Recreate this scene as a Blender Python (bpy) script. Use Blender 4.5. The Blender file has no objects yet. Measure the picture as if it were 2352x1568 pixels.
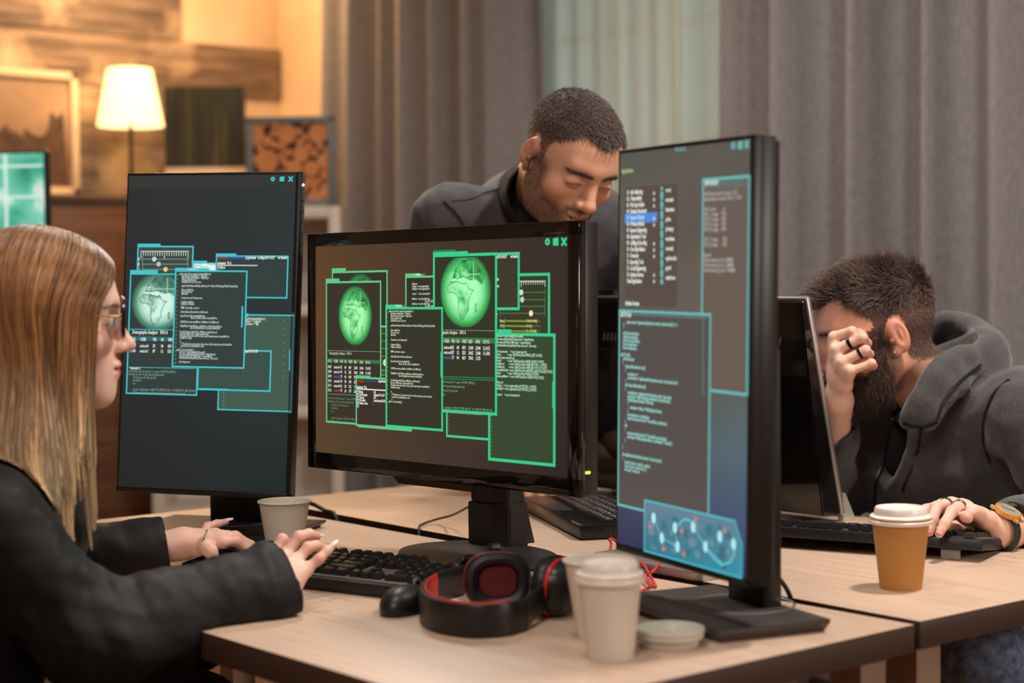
import bpy, bmesh, math, random
import numpy as np
from mathutils import Vector, Matrix

# ---------------------------------------------------------------- camera, light, exposure
S = bpy.context.scene
COL = S.collection
rad = math.radians
F, HY, ROLL, YAW, ZC = 4000.0, 630.0, rad(-.6), rad(40.), 0.74 + 0.445
PITCH = math.atan((784 - HY) / F)


def _w(r, f, u):
    return np.array([r * math.sin(YAW) - f * math.cos(YAW), r * math.cos(YAW) + f * math.sin(YAW), u])


_rt, _up, FW = _w(1, 0, 0), _w(0, math.sin(PITCH), math.cos(PITCH)), _w(0, math.cos(PITCH), -math.sin(PITCH))
CR = math.cos(ROLL) * _rt + math.sin(ROLL) * _up
CU = -math.sin(ROLL) * _rt + math.cos(ROLL) * _up
CAM = np.array([0, 0, ZC])


def ray(px, py):
    return FW + CR * (px - 1176) / F - CU * (py - 784) / F


def G(px, py, z=.74):
    d = ray(px, py)
    return CAM + d * (z - ZC) / d[2]


def P(px, py, dep):
    return CAM + ray(px, py) * dep


cd = bpy.data.cameras.new('camera')
cam = bpy.data.objects.new('camera', cd)
COL.objects.link(cam)
cam.matrix_world = Matrix(((CR[0], CU[0], -FW[0], 0), (CR[1], CU[1], -FW[1], 0), (CR[2], CU[2], -FW[2], ZC), (0, 0, 0, 1)))
cd.sensor_width, cd.lens = 36.0, F * 36 / 2352
cd.dof.use_dof, cd.dof.focus_distance, cd.dof.aperture_fstop = True, 2.74, 2.9
cd.clip_start = .05
S.camera = cam
S.view_settings.view_transform = 'Standard'
S.view_settings.look = 'None'
S.view_settings.exposure = 0.0
S.view_settings.gamma = 1.0
S.view_settings.use_curve_mapping = False
S.cycles.use_denoising = True
S.cycles.max_bounces = 6
S.cycles.sample_clamp_indirect = 3.0

wd = bpy.data.worlds.new('dusk')
wd.use_nodes = True
wd.node_tree.nodes['Background'].inputs[0].default_value = (.20, .30, .29, 1)
wd.node_tree.nodes['Background'].inputs[1].default_value = 1.5
S.world = wd


def lamp(name, kind, loc, power, color, size=.1, target=None, spot=None):
    l = bpy.data.lights.new(name, kind)
    l.energy, l.color = power, color
    if kind == 'AREA':
        l.shape, l.size = 'DISK', size
    else:
        l.shadow_soft_size = size
    if spot:
        l.spot_size, l.spot_blend = rad(spot), .6
    o = bpy.data.objects.new(name, l)
    COL.objects.link(o)
    o.location = loc
    if target is not None:
        o.rotation_euler = (Vector(target) - Vector(loc)).to_track_quat('-Z', 'Y').to_euler()
    return o


# ceiling downlights of the room, by the two desks, then an added side light and frontal fill
lamp('ceiling_or_fill_light', 'AREA', (-1.60, 1.12, 2.62), 9, (1, .94, .89), .28, (-1.75, 1.45, .74))
lamp('ceiling_or_fill_light', 'AREA', (-1.28, 2.38, 2.60), 36, (1, .94, .89), .22, (-1.75, 2.2, .74))
lamp('ceiling_or_fill_light', 'AREA', (-3.20, 2.35, 2.62), 22, (1, .93, .86), .4, (-3.1, 2.3, .74))
lamp('side_fill_light', 'AREA', (1.25, 2.7, 1.75), 24, (1, .93, .87), .5, (-1.7, 2.5, .75))  # added low side light for the jeans and hoodie, no fixture
lamp('ceiling_or_fill_light', 'AREA', (-.45, -.25, 2.40), 20, (1, .91, .86), .7, (-2.0, 1.6, .95))  # added fill above the camera, lifts faces and cup sides

# ---------------------------------------------------------------- helpers: colour and materials


def lin(c):
    return tuple((x / 255 / 12.92) if x / 255 <= .04045 else ((x / 255 + .055) / 1.055) ** 2.4 for x in c[:3])


def mat(name, rgb, rough=.5, metal=0., spec=.5, **k):
    m = bpy.data.materials.new(name)
    m.use_nodes = True
    b = m.node_tree.nodes['Principled BSDF']
    b.inputs['Base Color'].default_value = (*lin(rgb), 1)
    b.inputs['Roughness'].default_value = rough
    b.inputs['Metallic'].default_value = metal
    b.inputs['Specular IOR Level'].default_value = spec
    for kk, v in k.items():
        b.inputs[kk.replace('_', ' ')].default_value = v
    return m


def nodes(m):
    nt = m.node_tree
    return nt, nt.nodes['Principled BSDF'], (lambda t, **k: _nn(nt, t, k))


def _nn(nt, t, k):
    n = nt.nodes.new(t)
    for a, v in k.items():
        if a.startswith('i_'):
            key = a[2:]
            n.inputs[int(key) if key.isdigit() else key.replace('_', ' ')].default_value = v
        else:
            setattr(n, a, v)
    return n


def ramp(N, stops):
    r = N('ShaderNodeValToRGB')
    e = r.color_ramp.elements
    while len(e) < len(stops):
        e.new(.5)
    for q, (p, c) in zip(e, stops):
        q.position = p
        q.color = (*lin(c), 1)
    return r


def noisy(m, scale=(40, 40, 40), c1=(0, 0, 0), c2=(255, 255, 255), bump=0., dist=.002, detail=4, lo=.35, hi=.65, coord='Object'):
    nt, b, N = nodes(m)
    tc = N('ShaderNodeTexCoord')
    mp = N('ShaderNodeMapping')
    mp.inputs['Scale'].default_value = scale
    no = N('ShaderNodeTexNoise')
    no.inputs['Scale'].default_value = 1
    no.inputs['Detail'].default_value = detail
    L = nt.links.new
    L(tc.outputs[coord], mp.inputs[0])
    L(mp.outputs[0], no.inputs[0])
    r = ramp(N, [(lo, c1), (hi, c2)])
    L(no.outputs[0], r.inputs[0])
    L(r.outputs[0], b.inputs['Base Color'])
    if bump:
        bp = N('ShaderNodeBump')
        bp.inputs['Strength'].default_value = bump
        bp.inputs['Distance'].default_value = dist
        L(no.outputs[0], bp.inputs['Height'])
        L(bp.outputs[0], b.inputs['Normal'])
    return m


def attr_mat(name, rough=.5, spec=.5, emit=False, **k):
    """material whose colour is the mesh attribute Col"""
    m = mat(name, (0, 0, 0) if emit else (200, 200, 200), rough, 0, spec, **k)
    nt, b, N = nodes(m)
    a = N('ShaderNodeAttribute', attribute_name='Col')
    if emit:
        nt.links.new(a.outputs['Color'], b.inputs['Emission Color'])
        b.inputs['Emission Strength'].default_value = 1
    else:
        nt.links.new(a.outputs['Color'], b.inputs['Base Color'])
    return m


# ---------------------------------------------------------------- helpers: meshes
def Rz(a):
    return Matrix.Rotation(a, 4, 'Z')


class MB:
    """collects shapes; build() links them as one mesh object"""

    def __init__(s):
        s.v, s.f, s.m, s.c = [], [], [], []

    def add(s, vs, fs, m=0, T=None, c=None):
        o = len(s.v)
        if T is not None:
            vs = [T @ Vector(v) for v in vs]
        s.v += [tuple(v) for v in vs]
        s.f += [tuple(i + o for i in f) for f in fs]
        s.m += [m] * len(fs)
        s.c += [c] * len(fs)
        return s

    def bm(s, b, m=0, T=None):
        b.verts.index_update()
        s.add([v.co.copy() for v in b.verts], [[v.index for v in f.verts] for f in b.faces], m, T)
        b.free()
        return s

    def box(s, c, d, bev=0, m=0, T=None, seg=2, rot=None):
        b = bmesh.new()
        bmesh.ops.create_cube(b, size=1)
        for v in b.verts:
            v.co = Vector((v.co.x * d[0], v.co.y * d[1], v.co.z * d[2]))
        if bev:
            bmesh.ops.bevel(b, geom=b.edges[:], offset=bev, segments=seg, affect='EDGES', profile=.5)
        M = Matrix.Translation(c)
        if rot is not None:
            M = M @ rot
        return s.bm(b, m, (T @ M) if T is not None else M)

    def lathe(s, prof, n=32, m=0, T=None, wrap=False):
        vs, fs, k = [], [], len(prof)
        for i in range(n):
            a = 2 * math.pi * i / n
            vs += [(r * math.cos(a), r * math.sin(a), z) for r, z in prof]
        for i in range(n):
            j = (i + 1) % n
            for q in range(k - 1 + wrap):
                q2 = (q + 1) % k
                fs.append((i * k + q, j * k + q, j * k + q2, i * k + q2))
        if not wrap:
            if prof[0][0] > 1e-6:
                fs.append(tuple(i * k for i in range(n))[::-1])
            if prof[-1][0] > 1e-6:
                fs.append(tuple(i * k + k - 1 for i in range(n)))
        return s.add(vs, fs, m, T)

    def tube(s, pts, r, n=10, m=0, T=None, sx=1., sy=1., up=None, closed=False):
        pts = [Vector(p) for p in pts]
        K = len(pts)
        rr = r if hasattr(r, '__len__') else [r] * K
        vs, fs = [], []
        a = None
        for i, p in enumerate(pts):
            if closed:
                t = (pts[(i + 1) % K] - pts[i - 1]).normalized()
            else:
                t = (pts[min(i + 1, K - 1)] - pts[max(i - 1, 0)]).normalized()
            if a is None:
                a = Vector(up) if up is not None else (Vector((0, 0, 1)) if abs(t.z) < .9 else Vector((1, 0, 0)))
            a = (a - t * a.dot(t)).normalized()
            b = t.cross(a)
            for j in range(n):
                w = 2 * math.pi * j / n
                vs.append(p + a * math.cos(w) * rr[i] * sx + b * math.sin(w) * rr[i] * sy)
        for i in range(K if closed else K - 1):
            i2 = (i + 1) % K
            for j in range(n):
                j2 = (j + 1) % n
                fs.append((i * n + j, i * n + j2, i2 * n + j2, i2 * n + j))
        if not closed:
            fs.append(tuple(range(n))[::-1])
            fs.append(tuple((K - 1) * n + j for j in range(n)))
        return s.add(vs, fs, m, T)

    def prism(s, poly, h, m=0, T=None, bev=0):
        """polygon in xy, extruded z 0..h"""
        b = bmesh.new()
        vs = [b.verts.new((x, y, 0)) for x, y in poly]
        f = b.faces.new(vs)
        f.normal_update()
        if f.normal.z > 0:
            f.normal_flip()
        r = bmesh.ops.extrude_face_region(b, geom=[f])
        for v in r['geom']:
            if isinstance(v, bmesh.types.BMVert):
                v.co.z += h
        if bev:
            bmesh.ops.bevel(b, geom=b.edges[:], offset=bev, segments=2, affect='EDGES')
        return s.bm(b, m, T)

    def build(s, name, mats, parent=None, smooth=True, ang=35, loc=None):
        me = bpy.data.meshes.new(name)
        me.from_pydata(s.v, [], s.f)
        for q in (mats if isinstance(mats, (list, tuple)) else [mats]):
            me.materials.append(q)
        me.polygons.foreach_set('material_index', s.m)
        if any(c is not None for c in s.c):
            at = me.color_attributes.new('Col', 'FLOAT_COLOR', 'CORNER')
            arr = np.ones((len(me.loops), 4), np.float32)
            for p, c in zip(me.polygons, s.c):
                if c is None:
                    continue
                if hasattr(c[0], '__len__'):
                    for q, li in enumerate(p.loop_indices):
                        arr[li, :3] = c[q]
                else:
                    arr[p.loop_start:p.loop_start + p.loop_total, :3] = c
            at.data.foreach_set('color', arr.ravel())
        if smooth:
            me.polygons.foreach_set('use_smooth', [True] * len(me.polygons))
            me.set_sharp_from_angle(angle=rad(ang))
        me.update()
        o = bpy.data.objects.new(name, me)
        COL.objects.link(o)
        if parent is not None:
            o.parent = parent
        if loc is not None:
            o.location = loc
        return o


def np_mesh(name, v, f, m, parent=None, col=None, smooth=True):
    """mesh object from numpy verts and quads, optional per-vertex colour"""
    me = bpy.data.meshes.new(name)
    v = np.asarray(v, np.float32)
    f = np.asarray(f, np.int32)
    k = f.shape[1]
    me.vertices.add(len(v))
    me.vertices.foreach_set('co', v.ravel())
    me.loops.add(f.size)
    me.loops.foreach_set('vertex_index', f.ravel())
    me.polygons.add(len(f))
    me.polygons.foreach_set('loop_start', np.arange(0, f.size, k, dtype=np.int32))
    me.polygons.foreach_set('loop_total', np.full(len(f), k, np.int32))
    me.update(calc_edges=True)
    if smooth:
        me.polygons.foreach_set('use_smooth', [True] * len(f))
    if col is not None:
        at = me.color_attributes.new('Col', 'FLOAT_COLOR', 'POINT')
        c4 = np.ones((len(v), 4), np.float32)
        c4[:, :3] = col
        at.data.foreach_set('color', c4.ravel())
    for q in (m if isinstance(m, (list, tuple)) else [m]):
        me.materials.append(q)
    o = bpy.data.objects.new(name, me)
    COL.objects.link(o)
    if parent is not None:
        o.parent = parent
    return o


def tag(o, label, cat, group=None):
    o['label'], o['category'] = label, cat
    if group:
        o['group'] = group
    return o


def thing(name, label, cat, loc=(0, 0, 0), rz=0., group=None, M=None):
    o = bpy.data.objects.new(name, None)
    o.empty_display_size = .05
    COL.objects.link(o)
    if M is not None:
        o.matrix_world = M
    else:
        o.location = loc
        o.rotation_euler = (0, 0, rz)
    return tag(o, label, cat, group)


def struct(o):
    o['kind'] = 'structure'
    return o


def dup(root, loc, rz, label, group=None):
    r = root.copy()
    COL.objects.link(r)
    r.location = loc
    r.rotation_euler = (0, 0, rz)
    r['label'] = label
    if group:
        r['group'] = group
    for ch in list(root.children):
        c = ch.copy()
        COL.objects.link(c)
        c.parent = r
        for g in ch.children:
            d = g.copy()
            COL.objects.link(d)
            d.parent = c
    return r


def smoothpath(pts, n=8):
    """Catmull-Rom through points"""
    p = [Vector(q) for q in pts]
    p = [p[0] * 2 - p[1]] + p + [p[-1] * 2 - p[-2]]
    out = []
    for i in range(1, len(p) - 2):
        for k in range(n):
            t = k / n
            a, b, c, d = p[i - 1], p[i], p[i + 1], p[i + 2]
            out.append(.5 * ((2 * b) + (c - a) * t + (2 * a - 5 * b + 4 * c - d) * t * t + (3 * b - a - 3 * c + d) * t ** 3))
    out.append(p[-2])
    return out


# ---------------------------------------------------------------- the room
XL, XR, YB, YF, ZT = -6.116, 1.6, 3.9, -1.7, 2.7
M_wall = noisy(mat('plaster', (205, 180, 150), .85), (3, 3, 3), (196, 170, 142), (212, 188, 160), .15, .004)
M_floor = mat('floor_wood', (120, 80, 52), .45)
noisy(M_floor, (1.2, 14, 1), (98, 62, 38), (140, 98, 66))
M_ceil = mat('ceiling_paint', (215, 208, 200), .9)
t = .1
struct(MB().box(((XL + XR) / 2, (YF + YB) / 2, -.05), (XR - XL + .4, YB - YF + .4, .1)).build('floor', M_floor, smooth=False))
struct(MB().box(((XL + XR) / 2, (YF + YB) / 2, ZT + .05), (XR - XL + .4, YB - YF + .4, .1)).build('ceiling', M_ceil, smooth=False))
struct(MB().box((XL - t / 2, (YF + YB) / 2, ZT / 2), (t, YB - YF, ZT)).build('wall_left', M_wall, smooth=False))
struct(MB().box((XR + t / 2, (YF + YB) / 2, ZT / 2), (t, YB - YF, ZT)).build('wall_right', M_wall, smooth=False))
struct(MB().box(((XL + XR) / 2, YF - t / 2, ZT / 2), (XR - XL + 2 * t, t, ZT)).build('wall_front', M_wall, smooth=False))
WX0, WX1, WZ0, WZ1 = -4.52, -3.36, .85, 2.35       # window opening
b = MB()
b.box(((XL - t + WX0) / 2, YB + t / 2, ZT / 2), (WX0 - XL + t, t, ZT))
b.box(((XR + t + WX1) / 2, YB + t / 2, ZT / 2), (XR + t - WX1, t, ZT))
b.box(((WX0 + WX1) / 2, YB + t / 2, WZ0 / 2), (WX1 - WX0, t, WZ0))
b.box(((WX0 + WX1) / 2, YB + t / 2, (WZ1 + ZT) / 2), (WX1 - WX0, t, ZT - WZ1))
struct(b.build('wall_back', M_wall, smooth=False))
M_win = mat('window_paint', (225, 222, 214), .5)
M_glass = mat('window_glass', (220, 240, 235), .02, Transmission_Weight=1., IOR=1.05)
w = bpy.data.objects.new('window_1', None)
COL.objects.link(w)
struct(w)
w.location = ((WX0 + WX1) / 2, YB + .04, (WZ0 + WZ1) / 2)
W, H = WX1 - WX0, WZ1 - WZ0
b = MB()
for sx in (-1, 1):
    b.box((sx * (W / 2 - .03), 0, 0), (.06, .06, H), .006)
for sz in (-1, 1):
    b.box((0, 0, sz * (H / 2 - .03)), (W, .06, .06), .006)
b.box((0, 0, 0), (.07, .07, H), .006)
struct(b.build('window_frame', M_win, w))
b = MB()
for x in (-.29, .29):
    b.box((x, 0, 0), (.028, .03, H), .004)
for z in (-.37, 0, .37):
    b.box((0, 0, z), (W, .03, .028), .004)
struct(b.build('window_muntins', M_win, w))
struct(MB().box((0, .012, 0), (W - .06, .006, H - .06)).build('window_pane', M_glass, w, smooth=False))
M_base = mat('baseboard_paint', (225, 215, 200), .5)
struct(MB().box((XL + .01, (YF + YB) / 2, .05), (.02, YB - YF, .1), .004).build('baseboard_left', M_base))
struct(MB().box(((XL + XR) / 2, YB - .01, .05), (XR - XL, .02, .1), .004).build('baseboard_back', M_base))

# weathered planks fixed to the left wall, each board with its own end
def plank_mat(name, a, bb, seed):
    m = mat(name, a, .75)
    nt, bs, N = nodes(m)
    L = nt.links.new
    tc = N('ShaderNodeTexCoord')
    mp = N('ShaderNodeMapping')
    mp.inputs['Scale'].default_value = (1, 2.2, 22)
    mp.inputs['Location'].default_value = (seed, seed * 3, seed)
    n1 = N('ShaderNodeTexNoise', i_Scale=1.6, i_Detail=7.)
    n2 = N('ShaderNodeTexNoise', i_Scale=3.2, i_Detail=3.)
    L(tc.outputs['Object'], mp.inputs[0])
    L(mp.outputs[0], n1.inputs[0])
    L(tc.outputs['Object'], n2.inputs[0])
    r1 = ramp(N, [(.36, a), (.62, bb)])
    r2 = ramp(N, [(.5, (0, 0, 0)), (.66, (255, 255, 255))])
    L(n1.outputs[0], r1.inputs[0])
    L(n2.outputs[0], r2.inputs[0])
    mx = N('ShaderNodeMixRGB')
    mx.inputs[2].default_value = (*lin((205, 180, 150)), 1)
    mu = N('ShaderNodeMath', operation='MULTIPLY')
    mu.inputs[1].default_value = .7
    L(r2.outputs[0], mu.inputs[0])
    L(mu.outputs[0], mx.inputs[0])
    L(r1.outputs[0], mx.inputs[1])
    L(mx.outputs[0], bs.inputs['Base Color'])
    bp = N('ShaderNodeBump', i_Strength=.4, i_Distance=.004)
    L(n1.outputs[0], bp.inputs['Height'])
    L(bp.outputs[0], bs.inputs['Normal'])
    return m


PM = [plank_mat('weathered_plank_a', (84, 70, 60), (128, 106, 90), 1.3), plank_mat('weathered_plank_b', (96, 80, 70), (142, 122, 104), 4.1),
      plank_mat('weathered_plank_c', (74, 62, 56), (116, 98, 86), 7.7)]
z = .1
k = 0
ends = {2.315: 3.437, 2.112: 3.895, 1.912: 3.62, 1.702: 3.30, 1.475: 3.09}
for z0, z1, ye in [(2.315, 2.52, 3.20), (2.114, 2.312, 3.437), (1.913, 2.111, 3.893), (1.705, 1.91, 3.60), (1.48, 1.702, 3.42), (1.27, 1.477, 3.09),
                   (1.06, 1.267, 3.3), (.85, 1.057, 3.0), (.64, .847, 3.35), (.43, .637, 3.1), (.22, .427, 3.3), (.1, .217, 3.2)]:
    k += 1
    b = MB().box((XL + .012, (ye + .2) / 2, (z0 + z1) / 2), (.024, ye - .2, z1 - z0), .003)
    struct(b.build('trim_%d' % k, PM[k % 3], smooth=True))

# ---------------------------------------------------------------- curtains
def curtain(name, label, x0, x1, z0, z1, y, amp, waves, m, thick, seed, lean=0.):
    rnd = np.random.default_rng(seed)
    nx, nz = int((x1 - x0) * 150), 24
    u = np.linspace(0, 1, nx)
    ph = np.cumsum(.55 + rnd.random(nx) * .9)
    ph = ph / ph[-1] * waves * 2 * np.pi
    ph = np.interp(u, np.linspace(0, 1, 60), np.interp(np.linspace(0, 1, 60), u, ph))
    am = np.interp(u, np.linspace(0, 1, waves + 2), .6 + .7 * rnd.random(waves + 2))
    X, Y, Z = np.zeros((nz, nx)), np.zeros((nz, nx)), np.zeros((nz, nx))
    for i in range(nz):
        s = i / (nz - 1)
        zz = z1 + (z0 - z1) * s
        w = np.sin(ph + .5 * np.sin(2.2 * s + 3 * u))
        w = np.sign(w) * np.abs(w) ** .8
        X[i] = x0 + (x1 - x0) * u + .018 * np.cos(ph) * am - lean * s * (1 - u)
        Y[i] = y - amp * am * (.75 + .35 * s) * w + .35 * amp * np.sin(ph * .37 + seed)
        Z[i] = zz
    v = np.stack([X, Y, Z], -1).reshape(-1, 3)
    i, j = np.meshgrid(np.arange(nz - 1), np.arange(nx - 1), indexing='ij')
    q = (i * nx + j).ravel()
    f = np.stack([q, q + nx, q + nx + 1, q + 1], 1)
    o = np_mesh(name, v, f, m)
    md = o.modifiers.new('cloth', 'SOLIDIFY')
    md.thickness = thick
    tag(o, label, 'curtain')
    return o


M_drape = noisy(mat('drape_cloth', (132, 125, 122), .62, 0, .35, Sheen_Weight=.25), (220, 220, 40), (118, 112, 110), (138, 131, 128), .15, .001)
M_sheer = bpy.data.materials.new('sheer_voile')
M_sheer.use_nodes = True
nt = M_sheer.node_tree
bs = nt.nodes['Principled BSDF']
bs.inputs['Base Color'].default_value = (*lin((240, 240, 234)), 1)
bs.inputs['Roughness'].default_value = .9
tr = nt.nodes.new('ShaderNodeBsdfTranslucent')
tr.inputs[0].default_value = (*lin((225, 235, 225)), 1)
tp = nt.nodes.new('ShaderNodeBsdfTransparent')
m1, m2 = nt.nodes.new('ShaderNodeMixShader'), nt.nodes.new('ShaderNodeMixShader')
m1.inputs[0].default_value, m2.inputs[0].default_value = .36, .32
nt.links.new(bs.outputs[0], m1.inputs[1])
nt.links.new(tr.outputs[0], m1.inputs[2])
nt.links.new(m1.outputs[0], m2.inputs[1])
nt.links.new(tp.outputs[0], m2.inputs[2])
nt.links.new(m2.outputs[0], nt.nodes['Material Output'].inputs[0])
curtain('drape_curtain', 'dark grey pleated drape hanging left of the window, warm lamplight on its folds', -5.45, -4.30, .03, 2.60, 3.70, .068, 7, M_drape, .004, 3, .06)
curtain('drape_curtain', 'wide grey pleated drape hanging right of the window, behind the man in the hoodie', -3.47, -.7, .03, 2.60, 3.685, .072, 12, M_drape, .004, 8)
curtain('sheer_curtain', 'pale sheer curtain over the window, between the two grey drapes', -4.5, -3.38, .06, 2.58, 3.83, .024, 12, M_sheer, .0008, 5)
M_rod = mat('curtain_rod_metal', (60, 56, 54), .35, .9)
tag(MB().tube([(-5.6, 3.77, 2.635), (-.6, 3.77, 2.635)], .014, 12).build('curtain_rod', M_rod), 'dark metal curtain rod above the drapes', 'curtain rod')

# ---------------------------------------------------------------- furniture along the left wall
M_cab = noisy(mat('cabinet_wood', (120, 92, 72), .55), (3, 3, 30), (80, 62, 50), (102, 80, 65))
M_cabd = noisy(mat('cabinet_door_wood', (138, 92, 58), .5), (3, 4, 34), (92, 60, 40), (120, 82, 56))
M_dark = mat('dark_metal', (34, 28, 24), .4, .6)
M_white = mat('white_lacquer', (214, 200, 186), .45)
cb = thing('sideboard', 'tall brown wooden sideboard under the lit lamp, against the plank wall', 'sideboard', (-5.86, 2.30, 0))
MB().box((0, 0, .745), (.44, 1.68, 1.43), .006).build('body', M_cab, cb)
MB().box((0, 0, 1.4675), (.47, 1.74, .025), .004).build('top', M_cab, cb)
for k in range(3):
    dr = MB().box((.228, -.56 + .56 * k, .76), (.018, .54, 1.34), .004).build('door', M_cabd, cb)
    MB().tube([(.25, -.36 + .56 * k, .7), (.25, -.36 + .56 * k, .86)], .007, 10).build('handle', M_dark, dr)
for y in (-.8, .8):
    for x in (-.19, .19):
        MB().box((x, y, .016), (.05, .05, .032)).build('foot', M_cab, cb)

# the lit table lamp
lx, ly, lz = -5.86, 3.085, 1.48
lm = thing('table_lamp', 'lit table lamp with white tapered shade and thin dark stem', 'lamp', (lx, ly, lz))
MB().lathe([(0, 0), (.062, 0), (.064, .008), (.05, .014), (.012, .02), (0, .02)], 32).build('base', M_dark, lm)
MB().tube([(0, 0, .015), (0, 0, .30)], .0075, 12).build('stem', M_dark, lm)
M_shade = bpy.data.materials.new('lamp_shade_cloth')
M_shade.use_nodes = True
nt = M_shade.node_tree
bs = nt.nodes['Principled BSDF']
bs.inputs['Base Color'].default_value = (.85, .78, .62, 1)
bs.inputs['Emission Color'].default_value = (1, .72, .36, 1)
bs.inputs['Emission Strength'].default_value = 2.2
tr = nt.nodes.new('ShaderNodeBsdfTranslucent')
tr.inputs[0].default_value = (1, .85, .6, 1)
mx = nt.nodes.new('ShaderNodeMixShader')
mx.inputs[0].default_value = .5
nt.links.new(bs.outputs[0], mx.inputs[1])
nt.links.new(tr.outputs[0], mx.inputs[2])
nt.links.new(mx.outputs[0], nt.nodes['Material Output'].inputs[0])
b = MB()
b.lathe([(.122, .268), (.082, .478), (.0805, .478), (.1205, .268)], 40, wrap=True)
b.build('lamp_shade', M_shade, lm)
M_bulb = mat('lamp_bulb', (255, 230, 190), .4, Emission_Color=(1, .75, .42, 1), Emission_Strength=14)
MB().lathe([(0, .29), (.014, .295), (.02, .33), (.03, .365), (.028, .385), (.015, .4), (0, .404)], 20).build('bulb', M_bulb, lm)
b = MB()
for a in range(3):
    b.tube([(.0, 0, .455), (.085 * math.cos(a * 2.09), .085 * math.sin(a * 2.09), .47)], .0018, 6)
b.tube([(0, 0, .28), (0, 0, .46)], .004, 8)
b.build('shade_holder', M_dark, lm)
lamp('table_lamp_light', 'POINT', (lx, ly, lz + .37), 58, (1, .60, .25), .03)
# warm light added without a fixture, to brighten the corner wall and the drape
lamp('corner_fill_light', 'POINT', (-5.5, 3.0, 2.38), 58, (1, .62, .30), .12)

# framed picture on the planks
M_pframe = mat('pale_wood_frame', (206, 184, 156), .5)
pic = thing('framed_picture', 'pale framed picture of a dark skyline under a light sky, left of the lamp', 'picture', (XL + .03, 2.66, 1.727))
W, H = .64, .46
b = MB()
for sy in (-1, 1):
    b.box((.008, sy * (W / 2 - .014), 0), (.026, .028, H), .003)
    b.box((.008, 0, sy * (H / 2 - .014)), (.026, W, .028), .003)
b.build('frame', M_pframe, pic)
M_sky = noisy(mat('picture_sky', (178, 134, 92), .6), (2, 3, 5), (118, 92, 74), (166, 138, 110), lo=.3, hi=.7)
MB().box((.0, 0, 0), (.008, W - .05, H - .05)).build('print', M_sky, pic, smooth=False)
rnd = random.Random(4)
ys = [-W / 2 + .037]
zs = [.02]
while ys[-1] < W / 2 - .06:
    ys.append(ys[-1] + rnd.uniform(.008, .022))
    zs.append(.005 + rnd.uniform(-.03, .03) + (.075 if ys[-1] > .21 else 0))
poly = [(y, z) for y, z in zip(ys, zs)] + [(W / 2 - .037, -H / 2 + .037), (-W / 2 + .037, -H / 2 + .037)]
MB().prism(poly, .002, T=Matrix(((0, 0, 1, .005), (1, 0, 0, 0), (0, 1, 0, 0), (0, 0, 0, 1)))).build('skyline', noisy(mat('picture_ink', (62, 42, 32), .7), (30, 30, 30), (50, 36, 30), (84, 54, 38)), pic, smooth=False)

# white cube bookcase in the corner
bc_c = P(574, 700, 6.12)
by = math.atan2(-.62, .78) + math.pi / 2 + rad(-3)
bk = thing('bookcase', 'white open bookcase in the corner, holding the log picture', 'bookcase', (bc_c[0], bc_c[1], 0), rad(53))
W, D, H = .655, .32, 1.425
b = MB()
for x in (-1, 1):
    b.box((x * (W / 2 - .02), 0, H / 2), (.04, D, H), .003)
for z in (.02, .37, .72, 1.07, H - .02):
    b.box((0, 0, z), (W - .08, D, .04), .003)
b.box((0, D / 2 - .005, H / 2), (W - .02, .01, H - .02))
b.build('shelf_frame', M_white, bk)

M_grass = mat('grass_print', (70, 70, 34), .6)
nt, bs, N = nodes(M_grass)
tc, mp = N('ShaderNodeTexCoord'), N('ShaderNodeMapping')
mp.inputs['Scale'].default_value = (46, 1, 2.2)
n1 = N('ShaderNodeTexNoise', i_Scale=1., i_Detail=5.)
nt.links.new(tc.outputs['Object'], mp.inputs[0])
nt.links.new(mp.outputs[0], n1.inputs[0])
r = ramp(N, [(.3, (26, 24, 16)), (.55, (46, 44, 22)), (.74, (92, 86, 34))])
nt.links.new(n1.outputs[0], r.inputs[0])
nt.links.new(r.outputs[0], bs.inputs['Base Color'])
gz = P(472, 300, 6.2)
gp = thing('grass_picture', 'unframed picture of dense green grass with a white lower border, right of the lamp', 'picture', (gz[0], gz[1], 1.427), rad(30))
MB().box((0, 0, .2175), (.286, .018, .435), .002).build('canvas', mat('canvas_edge', (70, 66, 38), .7), gp)
MB().box((0, -.0096, .292), (.2855, .002, .285)).build('print', M_grass, gp, smooth=False)
MB().box((0, -.0096, .076), (.2855, .002, .147)).build('white_border', mat('canvas_white', (228, 204, 178), .7), gp, smooth=False)
gp.rotation_euler = (0, 0, rad(50))

lz_ = P(668, 365, 6.0)
lp = thing('log_picture', 'grey framed picture of stacked orange log ends on the bookcase', 'picture', (lz_[0], lz_[1], 1.4275), rad(46))
W, H = .305, .308
b = MB()
for sx in (-1, 1):
    b.box((sx * (W / 2 - .011), 0, H / 2), (.022, .024, H), .002)
    b.box((0, 0, H / 2 + sx * (H / 2 - .011)), (W, .024, .022), .002)
b.build('frame', mat('grey_frame', (112, 120, 122), .5), lp)
MB().box((0, .004, H / 2), (W - .03, .01, H - .03)).build('backing', mat('log_gaps', (62, 34, 24), .8), lp, smooth=False)
rnd = random.Random(11)
disc = []
for tr_ in range(2600):
    r = rnd.choice([.040, .034, .028] if tr_ < 500 else [.024, .018, .013])
    x, z = rnd.uniform(-W / 2 + .02, W / 2 - .02), rnd.uniform(.02, H - .02)
    if all((x - a) ** 2 + (z - c) ** 2 > (r + q) ** 2 * .86 for a, c, q in disc):
        disc.append((x, z, r))
b = MB()
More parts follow.
